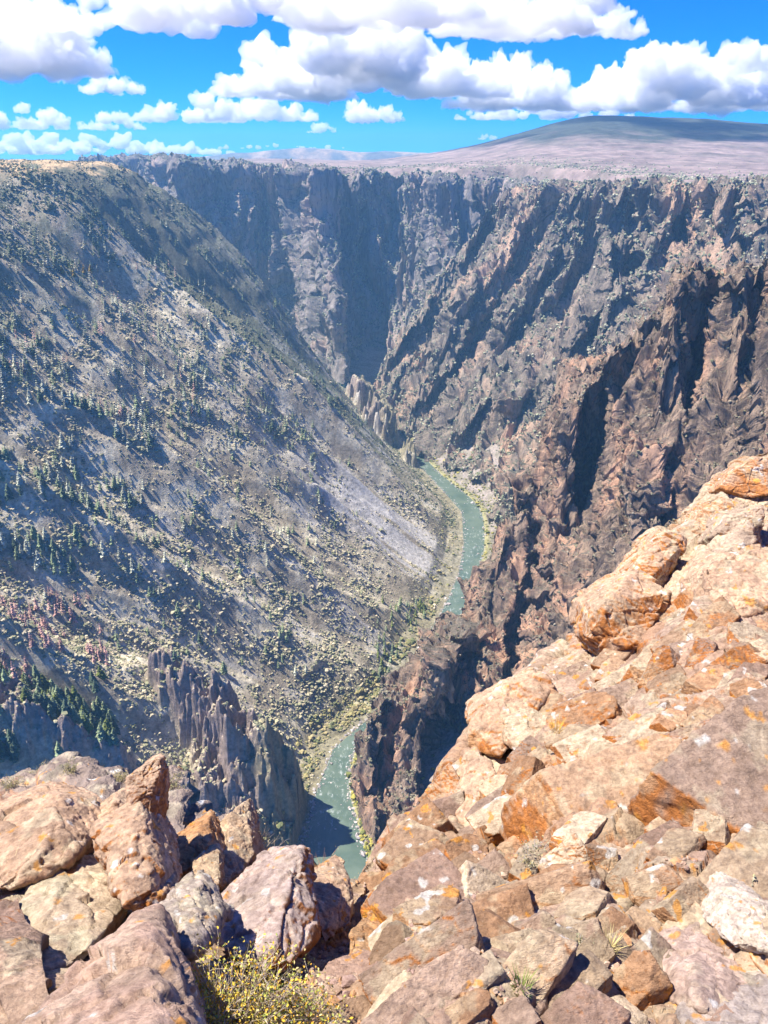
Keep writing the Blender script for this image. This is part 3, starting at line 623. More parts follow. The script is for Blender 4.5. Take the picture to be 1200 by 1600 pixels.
boulder('cracked orange and pink block just right of the mauve wedge boulder', [(474,1382,4.9),(520,1367,5.1),(551,1397,4.9),(546,1440,4.6),(500,1482,4.2),(482,1440,4.4)], PNK, .5, .9, (-.2, -.9, .1), 12, .3)
boulder('low flat-topped orange slab right of the yellow bush', [(545,1500,3.9),(600,1450,4.4),(650,1460,4.3),(648,1495,4.0),(600,1515,3.7),(552,1512,3.7)], ORG, .5, .9, (-.2, -.9, .3), 13, .2)
boulder('dark-sided leaning ledge block at the brink above the rapids', [(566,1398,6.2),(598,1347,6.7),(628,1333,6.9),(632,1370,6.6),(604,1425,6.0),(575,1436,5.9)], (.34, .25, .20), .7, .5, (-.6, -.8, 0), 14, .4)
boulder('blocky boulder with a broad flat orange front face on the outcrop edge', [(920,940,10.88),(960,912,11.33),(1000,888,11.67),(1048,925,11.06),(1012,968,10.53),(1002,1010,10.02),(966,1027,9.85),(926,992,10.27),(938,945,10.45)], PNK, 1.3, 1.3, (-.25, -.95, .1), 15, .3, strat=.0)
boulder('orange and grey-lichened block perched left of the long diagonal slab', [(994,882,12.19),(1040,827,12.89),(1076,842,12.62),(1052,900,11.84),(1030,917,11.58),(996,903,11.76)], PNK, 1.2, 1.1, (-.6, -.8, .1), 16, .6, strat=.01)
boulder('long diagonal slab with a deep shadow under its lower edge', [(1036,955,10.95),(1080,905,11.58),(1130,858,12.21),(1182,800,12.93),(1192,832,12.48),(1125,905,11.40),(1072,978,10.51),(1042,978,10.59)], (.50, .39, .29), .7, .4, (.4, -.9, -.3), 17, .6, sink=.3)
boulder('broad block splashed with orange lichen at the right edge', [(1104,893,10.59),(1140,866,10.95),(1200,855,11.04),(1270,870,10.77),(1260,945,9.87),(1152,966,9.52),(1126,960,9.60)], PNK, 1.2, .4, RR, 18, .6)
boulder('rounded pink boulder topping the outcrop at the upper right edge', [(1134,757,15.26),(1152,731,15.62),(1182,715,15.80),(1232,726,15.62),(1240,765,15.09),(1180,775,14.91)], PNK, 1.3, .9, (-.7, -.6, .1), 19, .4)
boulder('pitted dark-faced block beneath the topmost pink boulder', [(1122,838,12.57),(1146,797,13.11),(1192,790,13.20),(1196,842,12.48),(1166,858,12.21)], (.45, .35, .26), 1, .6, (.2, -.9, -.2), 20, .6)
boulder('cracked pinkish boulder on the skyline just left of the topmost one', [(1085,830,13.74),(1100,785,14.36),(1140,765,14.54),(1150,800,14.00),(1110,845,13.38)], CRM, 1, .7, (-.7, -.6, .1), 27, .5)
boulder('large loose boulder with a dark red underside in the lower right corner', [(1018,1527,3.27),(1040,1487,3.47),(1092,1420,3.86),(1132,1436,3.76),(1162,1500,3.36),(1184,1542,3.07),(1112,1600,2.72),(1088,1596,2.72),(1085,1540,2.96)], (.50, .38, .32), .5, .8, (.6, -.7, -.4), 21, .25, sink=.8)
boulder('grey slab cut off by the lower right corner of the view', [(1130,1620,2.71),(1170,1560,2.97),(1215,1515,3.19),(1280,1500,3.25),(1300,1700,2.27),(1150,1720,2.17)], (.46, .40, .36), .6, .2, RR, 22, .5)
boulder('whitish rounded block behind the loose dark-bottomed boulder', [(1138,1425,3.59),(1166,1400,3.72),(1215,1420,3.68),(1220,1500,3.14),(1160,1495,3.18)], (.62, .54, .46), .6, .2, RR, 23, .4)
boulder('sharp-cornered block with a tall rust-coloured face above the outcrop edge', [(706,1262,7.14),(732,1192,7.83),(764,1184,7.83),(800,1258,7.05),(803,1292,6.79),(775,1352,6.18),(728,1335,6.35)], PNK, 1, 1.2, (-.1, -1, .0), 24, .25, strat=.01)
boulder('big bedrock block with a broad brown triangular face low on the right', [(925,1322,4.88),(958,1300,5.05),(1025,1335,4.79),(1050,1402,4.35),(1006,1478,3.83),(958,1460,3.92),(930,1400,4.32)], (.55, .43, .32), .7, 1.2, (-.2, -.95, .2), 25, .3, strat=.01)
boulder('squared step of rock with a smooth tan left face in mid outcrop', [(788,1122,8.62),(832,1110,8.79),(884,1140,8.36),(872,1195,7.83),(830,1190,7.83),(790,1165,8.10)], CRM, 1, .5, (-.7, -.6, 0), 26, .4, strat=.01)
boulder('rust-streaked block where the outcrop drops off to the gorge', [(738,1102,9.06),(800,1078,9.41),(852,1044,9.85),(868,1070,9.50),(805,1125,8.71),(782,1182,8.10),(738,1172,8.19)], (.54, .37, .25), 1, 1.2, (-.3, -.9, .1), 28, .4, strat=.015)
boulder('wide smooth mauve slab at the right side of the outcrop', [(1040,1112,8.07),(1080,1062,8.62),(1200,1040,8.80),(1290,1080,8.26),(1230,1165,7.27),(1100,1145,7.63)], MAU, .8, .1, RR, 29, .2)
# ------------------------------------------------------------------ brush, trees
ICO = np.array([(0, 0, 1)]+[(.894*math.cos(a), .894*math.sin(a), .447) for a in [k*1.2566 for k in range(5)]]+[(.894*math.cos(a), .894*math.sin(a), -.447) for a in [k*1.2566+.628 for k in range(5)]]+[(0, 0, -1)])
ICF = np.array([(0, i+1, (i+1) % 5+1) for i in range(5)]+[(i+1, i+6, (i+1) % 5+1) for i in range(5)]+[((i+1) % 5+1, i+6, (i+1) % 5+6) for i in range(5)]+[(11, (i+1) % 5+6, i+6) for i in range(5)])
def bake_blobs(name, pos, size, cols, mat, squash=.75, kind='stuff', lobes=2):
    n = len(pos); Vs = []; Cs = []; Fs = []; base = 0
    for l in range(lobes):
        J = ICO[None]*(1+.75*(RNG.random((n, 12, 1))-.5)) + .55*(RNG.random((n, 12, 3))-.5)
        sc = size[:, None, None]*(.62 if l else .85)
        off = size[:, None, None]*(RNG.random((n, 1, 3))-.5)*np.array([1.5, 1.5, .5])*(1 if l else .2)
        V = J*sc*np.array([1, 1, squash]) + off + pos[:, None] + [0, 0, 1]*size[:, None, None]*squash*.45
        Vs.append(V.reshape(-1, 3)); c = cols[:, None]*(.8+.5*RNG.random((n, 12, 1))); Cs.append(c.reshape(-1, 3))
        Fs.append((ICF[None]+12*np.arange(n)[:, None, None]+base).reshape(-1, 3)); base += 12*n
    return link(name, mkmesh(name, np.concatenate(Vs), np.concatenate(Fs), mat, False, np.clip(np.concatenate(Cs), .01, .8)), kind=kind)
def leaf_mat(name, tr=.25):
    m = NT(name); m.base(m.attr('Col')); m.b.inputs['Specular IOR Level'].default_value = .1; return m.m
M_leaf = leaf_mat('brush_leaves')
def proj(p):
    d = p-np.array([0, 0, CZ]); f = d[:, 1]*math.cos(TH)-d[:, 2]*math.sin(TH); u = d[:, 1]*math.sin(TH)+d[:, 2]*math.cos(TH)
    return 600+FPX*d[:, 0]/f, 800-FPX*u/f, f
def pick(pal, n): return np.array(pal)[RNG.integers(0, len(pal), n)]
# brush on the left hillside
N0 = 330000
by = 400*np.exp(RNG.random(N0)**.8*math.log(1950/400)); bx_ = RNG.uniform(-.72, .2, N0)*by
z, n = hill_z(bx_, by); dlb = np.where(bx_ < bankx(LBp, by), 1, -1)*pdist(np.c_[bx_, by], LBp)
pos = np.c_[bx_, by, z]; den = fbm(pos/45, 3, 700); den2 = fbm(pos/12, 2, 705)
cb = by+.1*bx_
cb = by + np.clip((cb-790)/294*.245-.03, -.2, .24)*bx_
strb = fbm(np.c_[cb/14, bx_/150, 0*cb], 3, 110)
scree = sstep(890, 925, cb+10*strb)*sstep(1075, 1035, cb+10*strb)*sstep(270, 170, dlb+60*strb)*sstep(-.25, .1, strb+.25)
prob = np.clip(sstep(-.45, .15, den+.6*den2+.35*strb), .15, 1)*np.where(by > 900, .8, .5)*(1-.93*scree)*sstep(.35, .6, n[:, 2])*(dlb > 6)*(z > 1.5)
ok = RNG.random(N0) < prob
px, py, dep = proj(pos); ok &= (px > -60) & (px < 1000) & (py < 1420)
pos = pos[ok]; dep = dep[ok]; den = den[ok]; dlb = dlb[ok]; nb = len(pos)
cols = pick([(.31, .29, .165), (.39, .345, .21), (.45, .38, .235), (.15, .155, .085), (.48, .41, .265), (.22, .215, .12), (.35, .305, .175), (.25, .24, .135)], nb)
rv = (dlb < 34) & (z[ok] < 40) & (RNG.random(nb) < .7); cols[rv] = pick([(.19, .18, .07), (.28, .24, .10), (.13, .14, .06), (.33, .27, .13)], rv.sum())
hi = (cb[ok] > 1110) | (z[ok] > 370)*(den > -.1); hi &= RNG.random(nb) < .8; cols[hi] = pick([(.10, .11, .06), (.15, .15, .085), (.08, .095, .05), (.20, .18, .11)], hi.sum())  # dark scrub; past the ridge its colour also carries the gully's shade
size = (.45+RNG.gamma(2, .26, nb)).clip(.4, 2.3)*(1+.5*(den > .3))*np.where(rv, 1.5, 1)
nr_ = pos[:, 1] < 800; bake_blobs('hillside_brush', pos[nr_], size[nr_], cols[nr_], M_leaf, .65, lobes=3); bake_blobs('hillside_brush', pos[~nr_], size[~nr_], cols[~nr_], M_leaf, .65, lobes=1); print('BRUSH', len(pos))
# brush on ledges of the cliffs
def ledge_brush(name, P, thr, num, smin, smax, pal, seed):
    Nn = gnorm(P); Nn *= np.sign(Nn[:, :, 2:3]); f = fbm(P.reshape(-1, 3)/35, 3, seed)
    ok = np.flatnonzero((Nn[:, :, 2].ravel() + .35*f > thr) & (P[:, :, 2].ravel() > 2))
    ok = RNG.choice(ok, min(num, len(ok)), replace=False); ps = P.reshape(-1, 3)[ok]
    px, py, dep = proj(ps); g = (px > -40) & (px < 1240); ps = ps[g]
    bake_blobs(name, ps, RNG.uniform(smin, smax, len(ps)), pick(pal, len(ps)), M_leaf, .9, lobes=1)
GP = [(.25, .26, .16), (.32, .32, .20), (.17, .19, .11), (.40, .37, .25)]
ledge_brush('far_cliff_brush', Pfar, .52, 22000, 1.6, 4.2, GP, 720)
ledge_brush('cliff_brush', Prt, .5, 40000, 1.0, 3.4, GP, 721)
ledge_brush('spur_brush', Psp, .62, 16000, .5, 1.7, [(.20, .18, .11), (.15, .14, .08), (.27, .23, .16)], 722)
# riverside bushes, right bank
k = RNG.integers(5, BN-5, 2600); f = RNG.beta(1, 5, 2600); ps = fl[k, np.clip((f*nf).astype(int)+2, 0, nf-1)]+RNG.normal(0, 2, (2600, 3))*[1, 1, 0]
bake_blobs('riverside_bushes', ps, RNG.uniform(.6, 2.2, 2600)*(1+(RNG.random(2600) > .9)), pick([(.26, .24, .05), (.36, .31, .07), (.16, .17, .05), (.12, .13, .05), (.28, .24, .13)], 2600), M_leaf)
# stones along the water
k = RNG.integers(0, BN, 3000); e = np.where(RNG.random(3000) < .5, RNG.normal(.0, .03, 3000), RNG.normal(1., .03, 3000)); e = np.where(RNG.random(3000) < .035, RNG.random(3000), e)
ps = Li[k]*(1-e[:, None])+Ri[k]*e[:, None]+RNG.normal(0, 2, (3000, 3))*[1, 1, 0]; ps[:, 2] = -.2
M_st = col_mat('river_stone', .8)
bake_blobs('river_stones', ps, RNG.gamma(2, .38, 3000)+.25, pick([(.34, .30, .27), (.25, .22, .2), (.42, .38, .34)], 3000), M_st, .6, lobes=1)
# rim brush on the plateau edge
nq = 15000; az = RNG.uniform(-.42, .58, nq); ry = np.interp(az, ang if False else [-1.5, -.55, -.48, -.40, -.335, -.27, -.2, -.155, -.11, -.065, 0, .06, .1, .15, .2, .27, .33, .39, .45, .52, .7, 1.6], [1500, 1500, 1600, 3300, 3200, 2700, 2620, 2600, 2570, 2360, 2410, 2350, 2210, 2240, 2070, 1900, 1800, 1700, 1620, 1550, 1450, 1300])
yq = ry-30+RNG.gamma(1.1, 75, nq); ang_p = np.linspace(-1.5, 1.6, na)
ia = np.clip(((az+1.5)/3.1*(na-1)).astype(int), 0, na-1); ib = np.clip((np.log(yq/1250)/math.log(9000/1250)*(nr-1)).astype(int), 0, nr-1)
ps = np.c_[az*yq, yq, Pp[ia, ib, 2]]
bake_blobs('plateau_brush', ps, RNG.uniform(1.2, 3.4, nq), pick(GP, nq), M_leaf, lobes=1)
# ---- conifers
def conifer(h, tiers, nb, seed, bare=0, thin=1.):
    r = np.random.default_rng(seed); V = []; F = []; C = []
    def tri(a, b, c, col): k = len(V); V.extend((a, b, c)); F.append((k, k+1, k+2)); C.extend((col*.7, col*1.05, col))
    for t in range(tiers):
        f = t/(tiers-1); z0 = h*(.10+.88*f); rad = h*.19*thin*(1-f)**.8*(1+.3*(r.random()-.5))+.02*h
        for b in range(nb):
            if r.random() < bare: continue
            a = 6.283*(b+r.random())/nb; L = rad*(.7+.55*r.random()); d = np.array([math.cos(a), math.sin(a), 0]); s = np.array([-d[1], d[0], 0])
            tip = d*L+[0, 0, z0-.28*L]; root = np.array([0, 0, z0+.03*h]); w = L*.42
            mid = d*L*.55+[0, 0, z0-.02*L]; col = .75+.5*r.random()
            tri(root, mid+s*w, tip, col); tri(root, tip, mid-s*w, col); tri(mid+s*w*.9, mid-s*w*.9+[0, 0, .02*h], tip-[0, 0, .10*L], col*.8)
    return np.array(V), np.array(F), np.array(C)
def trunk(h):
    k = 6; V = []; 
    for f in (0, .5, 1):
        for i in range(k): a = 6.283*i/k; rr_ = h*.017*(1-.85*f); V.append((rr_*math.cos(a), rr_*math.sin(a), -.04*h+f*1.02*h))
    return np.array(V), np.array([(j*k+i, j*k+(i+1) % k, (j+1)*k+(i+1) % k, (j+1)*k+i) for j in range(2) for i in range(k)])
mb = NT('tree_bark'); mb.base(mb.mix(mb.ramp(mb.noise(mb.obj(), 3), .4, .6), (.07, .05, .04), (.16, .12, .09))); M_bark = mb.m
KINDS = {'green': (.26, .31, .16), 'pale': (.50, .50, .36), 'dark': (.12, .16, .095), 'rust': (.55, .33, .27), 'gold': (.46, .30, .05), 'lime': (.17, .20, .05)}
def kmat(k, c):
    m = NT('needles_'+k); o = m.n.new('ShaderNodeObjectInfo').outputs['Random']
    cc = m.mix(o, tuple(x*.75 for x in c), tuple(x*1.35 for x in c)); m.base(m.mix(1.0, cc, m.attr('Col'), 'MULTIPLY')); m.b.inputs['Specular IOR Level'].default_value = .15; return m.m
KM = {k: kmat(k, c) for k, c in KINDS.items()}
TM = mkmesh('trunk', *trunk(10.), M_bark)
protos = {}
for k in KINDS:
    protos[k] = []
    for v in range(3):
        V, F, C = conifer(10., 13, 8, v*7+3, .5 if k == 'rust' else .12, .8 if k == 'rust' else 1.5 if k in ('gold', 'lime') else 1.3)
        protos[k].append(mkmesh('crown', V, F, KM[k], False, np.repeat(C[:, None], 3, 1)))
# regions of the photo-side hillside: (name, px range, py range, count, mix of kinds, heights, label)
ZT = [
 (0,330,262,430,1500,{'dark':6,'green':3,'pale':2},(8,13),'conifer in the dark stand under the tan rim top left','conifers under the left rim'),
 (0,330,400,660,620,{'pale':6,'green':3,'dark':1,'rust':1},(9,15),'pale grey-green conifer on the upper left hillside','pale conifers on the upper left hillside'),
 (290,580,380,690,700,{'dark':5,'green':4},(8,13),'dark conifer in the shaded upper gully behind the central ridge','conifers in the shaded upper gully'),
 (0,250,640,900,260,{'green':5,'pale':5,'dark':1},(9,15),'grey-green conifer on the mid left hillside','conifers on the mid left hillside'),
 (250,560,640,900,110,{'green':5,'pale':3},(9,14),'scattered conifer along the central ridge above the scree','conifers along the central ridge'),
 (0,170,930,1080,90,{'rust':8,'pale':1},(9,14),'rusty dead conifer standing low on the left hillside','rusty dead conifers low on the left hillside'),
 (0,180,1060,1200,110,{'green':5,'lime':3,'dark':3},(11,16),'green conifer in the lowest left grove below the rusty dead trees','green conifers in the lowest left grove'),
 (180,480,880,1060,50,{'green':4,'pale':2,'dark':1},(8,13),'dark green conifer among brush above the lower rock crags','conifers above the lower crags'),
 (620,720,940,1100,60,{'green':4,'lime':4},(7,12),'green conifer beside the river on its left bank','conifers by the river')]
cands = []
for x0, x1, y0, y1, cnt, mixk, hr, lab, grp in ZT:
    got = 0
    yy = RNG.uniform(400, 1850, 60000); xx = RNG.uniform(-.75, .22, 60000)*yy; z, n = hill_z(xx, yy)
    p = np.c_[xx, yy, z]; px, py, dep = proj(p); cl = fbm(p/40, 2, 777)
    ok = np.flatnonzero((px > x0-30) & (px < x1) & (py > y0) & (py < y1) & (z > 4) & (RNG.random(60000) < np.clip(.4+1.3*cl, .03, 1)*dep**-2*7e5) & (n[:, 2] > .45))
    ks = [k for k, w in mixk.items() for _ in range(w)]
    for i in ok[:cnt]: cands.append((p[i], ks[RNG.integers(len(ks))], RNG.uniform(*hr), dep[i], lab, grp, px[i], py[i]))
# golden aspens high on the hillside
for (gx, gy) in ((108,420),(120,424),(132,428),(116,432),(142,426),(98,428)):
    for Y in np.linspace(900, 1700, 400):
        r = ray(gx, gy); x_ = r[0]/r[1]*Y; z_ = CZ+r[2]/r[1]*Y; zz, _ = hill_z(np.array([x_]), np.array([Y]))
        if zz[0] >= z_: cands.append((np.array([x_, Y, zz[0]]), 'gold', 9., 1200/1.6, 'golden aspen in the small yellow clump high on the left hillside', 'golden aspens on the left hillside', gx, gy)); break
cands.sort(key=lambda t: -t[2]/t[3]*(20 if t[1] == 'gold' else 1))
print('TREES', len(cands))
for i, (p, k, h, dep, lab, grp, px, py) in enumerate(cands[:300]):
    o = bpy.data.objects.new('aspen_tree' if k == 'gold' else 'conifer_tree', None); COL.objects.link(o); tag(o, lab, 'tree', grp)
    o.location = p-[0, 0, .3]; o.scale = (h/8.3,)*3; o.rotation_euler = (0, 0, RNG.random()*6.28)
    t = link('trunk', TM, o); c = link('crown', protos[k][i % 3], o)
Vs, Fs, Cs = [], [], []; b = 0
for i, (p, k, h, dep, lab, grp, px, py) in enumerate(cands[300:]):
    h *= 1.2; V, F, C = conifer(h, 7, 6, i % 40, .3 if k == 'rust' else .1); Vs.append(V+p); Fs.append(F+b); b += len(V)
    Cs.append(np.array(KINDS[k])[None]*C[:, None]*RNG.uniform(.8, 1.25))
if Vs: link('distant_conifers', mkmesh('distant_conifers', np.concatenate(Vs), np.concatenate(Fs), M_leaf, False, np.concatenate(Cs)), kind='stuff')
# ------------------------------------------------------------------ clouds: closed puffs of dense water mist, each its own object
cm = NT('cloud_mist'); cm.n.remove(cm.b); cv = cm.n.new('ShaderNodeVolumePrincipled')
cv.inputs['Color'].default_value = (.985, .985, .99, 1); cv.inputs['Density'].default_value = .0075; cv.inputs['Anisotropy'].default_value = .15
cm.L(cv.outputs[0], cm.n['Material Output'].inputs['Volume'])
def cloud(label, px, pyb, hw, hh, dist, seed, flat=.5, n=34):
    r = np.random.default_rng(seed); c = PY(px, pyb, dist); s = dist/FPX*1.09   # metres per photo pixel
    w, h = hw*s, hh*s; bm = bmesh.new()
    for i in range(n):
        u = r.uniform(-1, 1); dome = (1-abs(u)**2.2)
        rr_ = h*r.uniform(.16, .42)*(.45+.55*dome)
        x_ = u*w; z_ = r.uniform(.05, 1)**1.1*max(h*dome-rr_*.7, .05*h)*r.uniform(.55, 1); y_ = r.uniform(-1, 1)*min(w, 2.2*h)*.6*dome
        m4 = bmesh.ops.create_icosphere(bm, subdivisions=2, radius=rr_)
        for v in m4['verts']: v.co = Vector((v.co.x*1.35+x_, v.co.y*1.2+y_, max(v.co.z*.85+z_, -.03*h)))
    me = bpy.data.meshes.new('t'); bm.to_mesh(me); bm.free(); t = bpy.data.objects.new('t', me); COL.objects.link(t)
    md = t.modifiers.new('r', 'REMESH'); md.mode = 'VOXEL'; md.voxel_size = max(w, h)/95
    bpy.context.view_layer.update(); m2 = bpy.data.meshes.new_from_object(t.evaluated_get(bpy.context.evaluated_depsgraph_get())); bpy.data.objects.remove(t)
    nv_ = len(m2.vertices); V = np.empty(nv_*3, np.float32); m2.vertices.foreach_get('co', V); V = V.reshape(-1, 3).astype(float)
    N = np.empty(nv_*3, np.float32); m2.vertex_normals.foreach_get('vector', N); N = N.reshape(-1, 3)
    q = V/h+seed*5.7
    V = V + N*(h*(.17*billow(q*1.6, 2, 800) + .11*billow(q*4.2, 3, 805, .65)+.04*fbm(q*11, 3, 809)))[:, None]*np.where(N[:, 2] < -.5, .35, 1)[:, None]
    m2.vertices.foreach_set('co', np.ascontiguousarray(V, np.float32).ravel()); m2.update()
    t = bpy.data.objects.new('t', m2); COL.objects.link(t); md = t.modifiers.new('r', 'REMESH'); md.mode = 'VOXEL'; md.voxel_size = max(w, h)/120
    bpy.context.view_layer.update(); m3 = bpy.data.meshes.new_from_object(t.evaluated_get(bpy.context.evaluated_depsgraph_get())); bpy.data.objects.remove(t); bpy.data.meshes.remove(m2); m2 = m3; m2.name = 'cloud'
    m2.materials.clear(); m2.materials.append(cm.m)
    return link('cloud', m2, None, label, 'cloud', loc=c)
cloud('big grey-bodied cloud with a bright right rim in the top left corner', 30, 112, 105, 110, 9500, 1, n=44)
cloud('long grey flat-bottomed cloud bank across the top of the sky', 500, 46, 345, 85, 9000, 2, n=60)
cloud('bright cloud breaking off the right end of the top bank', 850, 52, 130, 60, 9800, 3)
cloud('broad many-humped white cloud in the middle of the sky', 560, 148, 185, 80, 13500, 4, n=60)
cloud('long low cloud streaming left beneath the broad middle cloud', 350, 188, 125, 38, 17000, 5, n=40)
cloud('tall white cumulus just left of the big right-hand cloud', 800, 165, 68, 70, 14500, 6)
cloud('largest towering white cumulus above the mesa at right', 1050, 168, 150, 78, 14500, 7, n=64)
cloud('flat grey-white shelf cloud under the tall cumulus over the mesa slope', 850, 186, 125, 26, 19000, 8, n=40)
cloud('small lone puffy cloud in the open blue at upper left', 176, 146, 42, 28, 14000, 9, n=18)
cloud('tiny round cloud right of the low streaming cloud', 582, 190, 36, 34, 18000, 10, n=16)
cloud('low white cloud hugging the left horizon edge', 40, 200, 80, 32, 20000, 11, n=26)
cloud('mid-sized flat cloud between the left edge cloud and the streaming cloud', 178, 202, 42, 22, 20000, 12, n=18)
cloud('long pale cloud bank lying along the left horizon', 130, 240, 190, 30, 30000, 13, n=54)
cloud('small puff low beside the mountains', 503, 207, 18, 16, 22000, 14, n=10)
cloud('tiny puff perched on the left shoulder of the mesa', 762, 218, 14, 9, 24000, 15, n=9)
cloud('thin cloud strip right behind the far mountains', 440, 234, 130, 10, 32000, 16, n=30)
oc = cloud('broad flat cloud out of view high over the mesa, added to shade its summit', 600, -400, 330, 125, 4300, 17, n=50); oc.location = (330, 3740, 2250)  # unseen cloud above the frame, put in so its shadow falls on the summit
# ------------------------------------------------------------------ foreground plants
def tubes(paths, r0, r1, k=4):
    V = []; F = []
    for P_ in paths:
        P_ = np.array(P_); n = len(P_); b = len(V)
        for i, p in enumerate(P_):
            t = P_[min(i+1, n-1)]-P_[max(i-1, 0)]; t = t/max(np.linalg.norm(t), 1e-9)
            a = np.cross(t, [.3, .9, .2]); a /= max(np.linalg.norm(a), 1e-6); c = np.cross(t, a); rr_ = r0+(r1-r0)*i/(n-1)
            for j in range(k): V.append(p+rr_*(a*math.cos(6.283*j/k)+c*math.sin(6.283*j/k)))
        for i in range(n-1):
            for j in range(k): F.append((b+i*k+j, b+i*k+(j+1) % k, b+(i+1)*k+(j+1) % k, b+(i+1)*k+j))
    return np.array(V), np.array(F)
def branchy(r, n, h, spread, sub=3):
    paths = []; tips = []
    for i in range(n):
        a = r.uniform(0, 6.283); e = r.uniform(.2, 1)*spread; d = np.array([math.cos(a)*e, math.sin(a)*e, 1]); d /= np.linalg.norm(d); L = h*r.uniform(.55, 1)
        p = np.array([math.cos(a), math.sin(a), 0])*r.uniform(0, .12)*h; P_ = [p]
        for s_ in range(5): d = d+r.normal(0, .13, 3); d /= np.linalg.norm(d); P_.append(P_[-1]+d*L/5)
        paths.append(P_); tips += P_[2:]
        for s_ in range(sub):
            k = r.integers(1, 5); d2 = d+r.normal(0, .55, 3); d2 /= np.linalg.norm(d2); q = [P_[k]]
            for u in range(3): d2 = d2+r.normal(0, .15, 3); d2 /= np.linalg.norm(d2); q.append(q[-1]+d2*L*.12)
            paths.append(q); tips += q[1:]
    return paths, np.array(tips)
def leaves(r, tips, n, sz, pal, jit):
    c = tips[r.integers(0, len(tips), n)]+r.normal(0, jit, (n, 3)); a = r.normal(size=(n, 3)); a /= np.linalg.norm(a, axis=1)[:, None]; a[:, 2] = np.abs(a[:, 2])
    b = np.cross(a, r.normal(size=(n, 3))); b /= np.linalg.norm(b, axis=1)[:, None]; L = sz*r.uniform(.6, 1.3, n)[:, None]
    nn = np.cross(a, b)
    V = np.stack([c, c+a*L*.5+b*L*.28+nn*L*.08, c+a*L, c+a*L*.5-b*L*.28+nn*L*.08], 1).reshape(-1, 3)
    cols = np.repeat(np.array(pal)[r.integers(0, len(pal), n)]*r.uniform(.75, 1.2, n)[:, None], 4, 0)
    return V, np.arange(4*n).reshape(n, 4), cols
def twigmat(nm, a, b): m = NT(nm); m.base(m.mix(m.ramp(m.noise(m.obj(), 25), .35, .65), a, b)); return m.m
M_tw = twigmat('dry_twigs', (.30, .22, .15), (.52, .44, .34)); M_tr = twigmat('reddish_twigs', (.32, .15, .09), (.45, .30, .2)); M_tg = twigmat('grey_twigs', (.25, .24, .22), (.5, .48, .44))
def ground_at(px, py):
    d = Pg.reshape(-1, 3); a, b, f = proj(d); k = np.argmin((a-px)**2+(b-py)**2+ (f < .3)*1e9); return d[k]
def shrub(name, label, cat, p, h, n, spread, tm, nl=0, lsz=.02, pal=None, seed=1, group=None, r0=.006, jit=None):
    r = np.random.default_rng(seed); o = bpy.data.objects.new(name, None); COL.objects.link(o); o.location = p; tag(o, label, cat, group)
    pa, tips = branchy(r, n, h, spread); link('stems', mkmesh('stems', *tubes(pa, r0*h, r0*h*.35), tm), o)
    if nl:
        V, F, C = leaves(r, tips, nl, lsz, pal, jit or .05*h); link('leaves', mkmesh('leaves', V, F, M_leaf, False, C), o)
    return o
YL = [(.60, .42, .05), (.52, .40, .08), (.66, .36, .04), (.40, .38, .08), (.30, .33, .08), (.60, .48, .20)]
g = PY(365, 1605, 2.7); shrub('leafy_bush', 'yellow and green leafy bush in front of the wedge-shaped boulder', 'bush', g+[0, 0, -.1], .5, 150, 2.2, M_tw, 5200, .022, YL, 3)
g = PY(470, 1605, 2.75); shrub('leafy_bush', 'smaller yellow-green bush at the bottom edge, right of the bigger yellow bush', 'bush', g+[0, 0, -.08], .36, 90, 2.0, M_tw, 2600, .022, YL[2:], 4)
g = PY(302, 1620, 2.6); shrub('leafy_bush', 'orange-tinged bush against the smooth mauve boulder', 'bush', g+[0, 0, -.05], .42, 70, 1.6, M_tw, 1900, .022, YL[:4], 14)
for k, (px, py, Y, h, tm, lab) in enumerate(((352,1312,6.3,.55,M_tw,'dry tan twiggy shrub behind the pale tan boulder'),(400,1335,6.0,.45,M_tw,'dry pale twiggy shrub hanging right of the pale tan boulder'),(492,1372,5.4,.38,M_tr,'reddish bare twigs rising above the wedge-shaped boulder'),(575,1420,5.9,.5,M_tr,'reddish bare shrub at the brink beside the rapids'),(700,1290,7.9,.6,M_tg,'grey leafless shrub on the drop-off left of the rust-faced block'),(640,1400,6.0,.32,M_tw,'thin dry stems beside the dark leaning ledge block'))):
    p = PY(px, py, Y); shrub('twiggy_shrub', lab, 'shrub', p-[0, 0, .3*h], h, 34, 1.3, tm, 220, .016, [(.45, .33, .16), (.38, .22, .10), (.5, .42, .25)], 20+k)
for k, (px, py, h, lab) in enumerate(((855,1478,.11,'small sage-grey cushion plant low on the pale bedrock'),(905,1490,.12,'sage-grey cushion plant right of the other small cushion plant'),(1135,985,.32,'little grey-green plant under the orange-lichened block'),(1165,1385,.16,'tiny dry plant in a crack above the whitish rounded block'),(830,1345,.24,'straw-coloured plant in a crack left of the big brown face'))):
    g = ground_at(px, py); shrub('cushion_plant', lab, 'plant', g-[0, 0, .02], h, 34, 1.6, M_tg, 420, .022, [(.28, .27, .17), (.36, .33, .21), (.4, .33, .15)], 40+k)
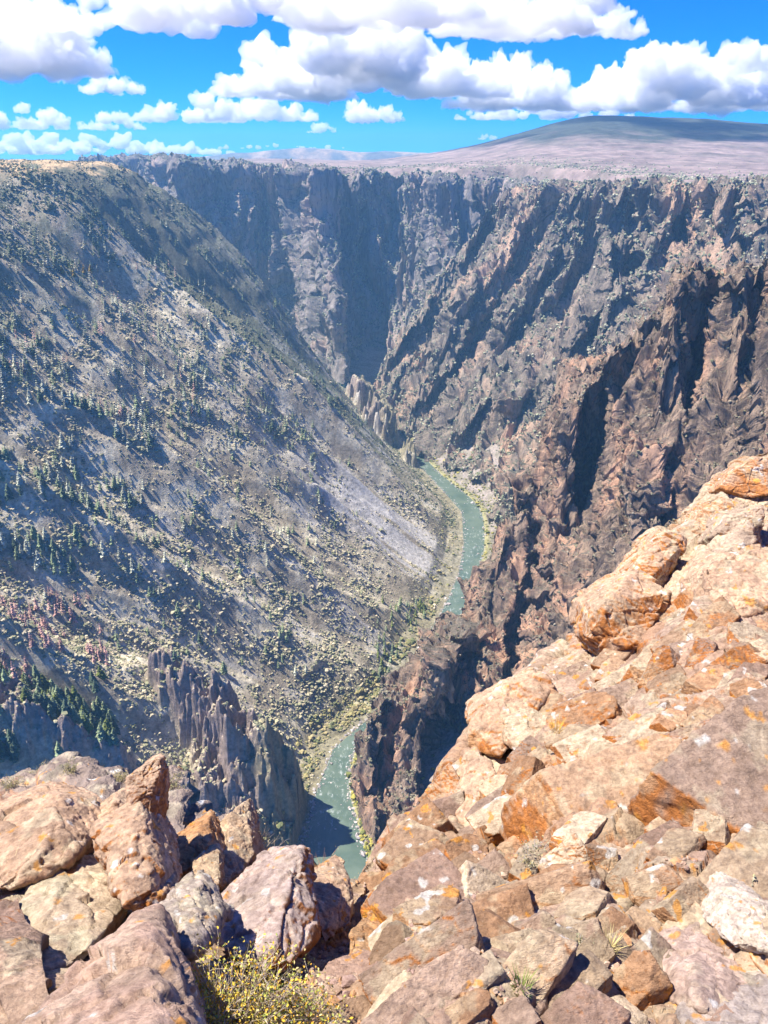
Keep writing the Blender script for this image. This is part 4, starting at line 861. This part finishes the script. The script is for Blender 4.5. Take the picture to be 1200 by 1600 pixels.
def grass(lab, p, h, n, col, seed):
    r = np.random.default_rng(seed); V = []; F = []; C = []
    for i in range(n):
        a = r.uniform(0, 6.283); d = np.array([math.cos(a), math.sin(a), 0]); L = h*r.uniform(.5, 1); b0 = d*r.uniform(0, .06); s_ = np.array([-d[1], d[0], 0])*.004; bend = r.uniform(.15, .6); k = len(V)
        for f in (0, .5, 1): q = b0+d*bend*L*f*f+np.array([0, 0, L*(f-.25*bend*f*f)]); w = s_*(1-.85*f); V += [q-w, q+w]
        F += [(k, k+1, k+3, k+2), (k+2, k+3, k+5, k+4)]; C += [np.array(col)*r.uniform(.7, 1.2)]*6
    o = link('grass_tuft', mkmesh('grass_tuft', np.array(V), np.array(F), M_leaf, False, np.array(C)), None, lab, 'grass', loc=p)
grass('green grass tuft in the gravel at bottom centre', ground_at(815, 1548), .15, 60, (.22, .26, .07), 1)
grass('tall pale straw grass at the left edge between the boulders', PY(12, 1392, 4.5), .4, 46, (.58, .48, .26), 2)
grass('short dry grass in a crack under the big brown face', ground_at(950, 1490), .2, 60, (.52, .42, .18), 3)
grass('golden tuft on the step beside the smooth tan block', ground_at(870, 1150), .3, 60, (.6, .42, .08), 4)
# low shrubs along the dark ledge
qe = Pe.reshape(-1, 3); ax, ay, af = proj(qe)
for k, (px, py) in enumerate(((36,1222),(70,1212),(92,1208),(112,1205),(135,1206),(160,1214),(184,1222),(268,1228),(300,1255),(20,1228))):
    p = qe[np.argmin((ax-px)**2+(ay-py)**2)]
    shrub('ledge_shrub', 'rounded olive shrub in the row along the dark ledge behind the left boulders', 'shrub', p-[0, 0, .1], 1.1+.2*math.sin(k*2.1), 26, 1.5, M_tw, 700, .09, [(.30, .28, .12), (.42, .36, .16), (.22, .22, .10), (.5, .40, .16)], 60+k, 'shrubs along the dark ledge', r0=.012)
# loose gravel and chips between the boulders
idx = RNG.choice(len(q_ := Pg.reshape(-1, 3)), 60000, replace=False); ps = q_[idx]; ax, ay, af = proj(ps)
ok = (ay > 1330) & (ay < 1640) & (ax > 180) & (ax < 1180) & (pn(ps*1.3, 900) > -.12+.25*(ax > 650)); ps = ps[ok][:6000]; n_ = len(ps)
bake_blobs('gravel', ps, RNG.gamma(1.2, .009, n_)+.005, pick([(.46, .31, .21), (.52, .38, .27), (.36, .24, .19), (.5, .28, .14)], n_), M_boul, .7, lobes=1)
# ------------------------------------------------------------------ the air
hz = NT('haze_air'); hz.n.remove(hz.b); pv = hz.n.new('ShaderNodeVolumePrincipled')
pv.inputs['Color'].default_value = (.28, .62, .97, 1); pv.inputs['Density'].default_value = 0.9e-4; pv.inputs['Anisotropy'].default_value = .2
hz.L(pv.outputs[0], hz.n['Material Output'].inputs['Volume'])
bx = np.array([[X, Y, Z] for X in (-14000, 14000) for Y in (-600, 9500) for Z in (-60, CZ+230)], float)
link('haze', mkmesh('haze', bx, np.array([[0, 1, 3, 2], [4, 6, 7, 5], [0, 4, 5, 1], [2, 3, 7, 6], [0, 2, 6, 4], [1, 5, 7, 3]]), hz.m, False), kind='stuff')
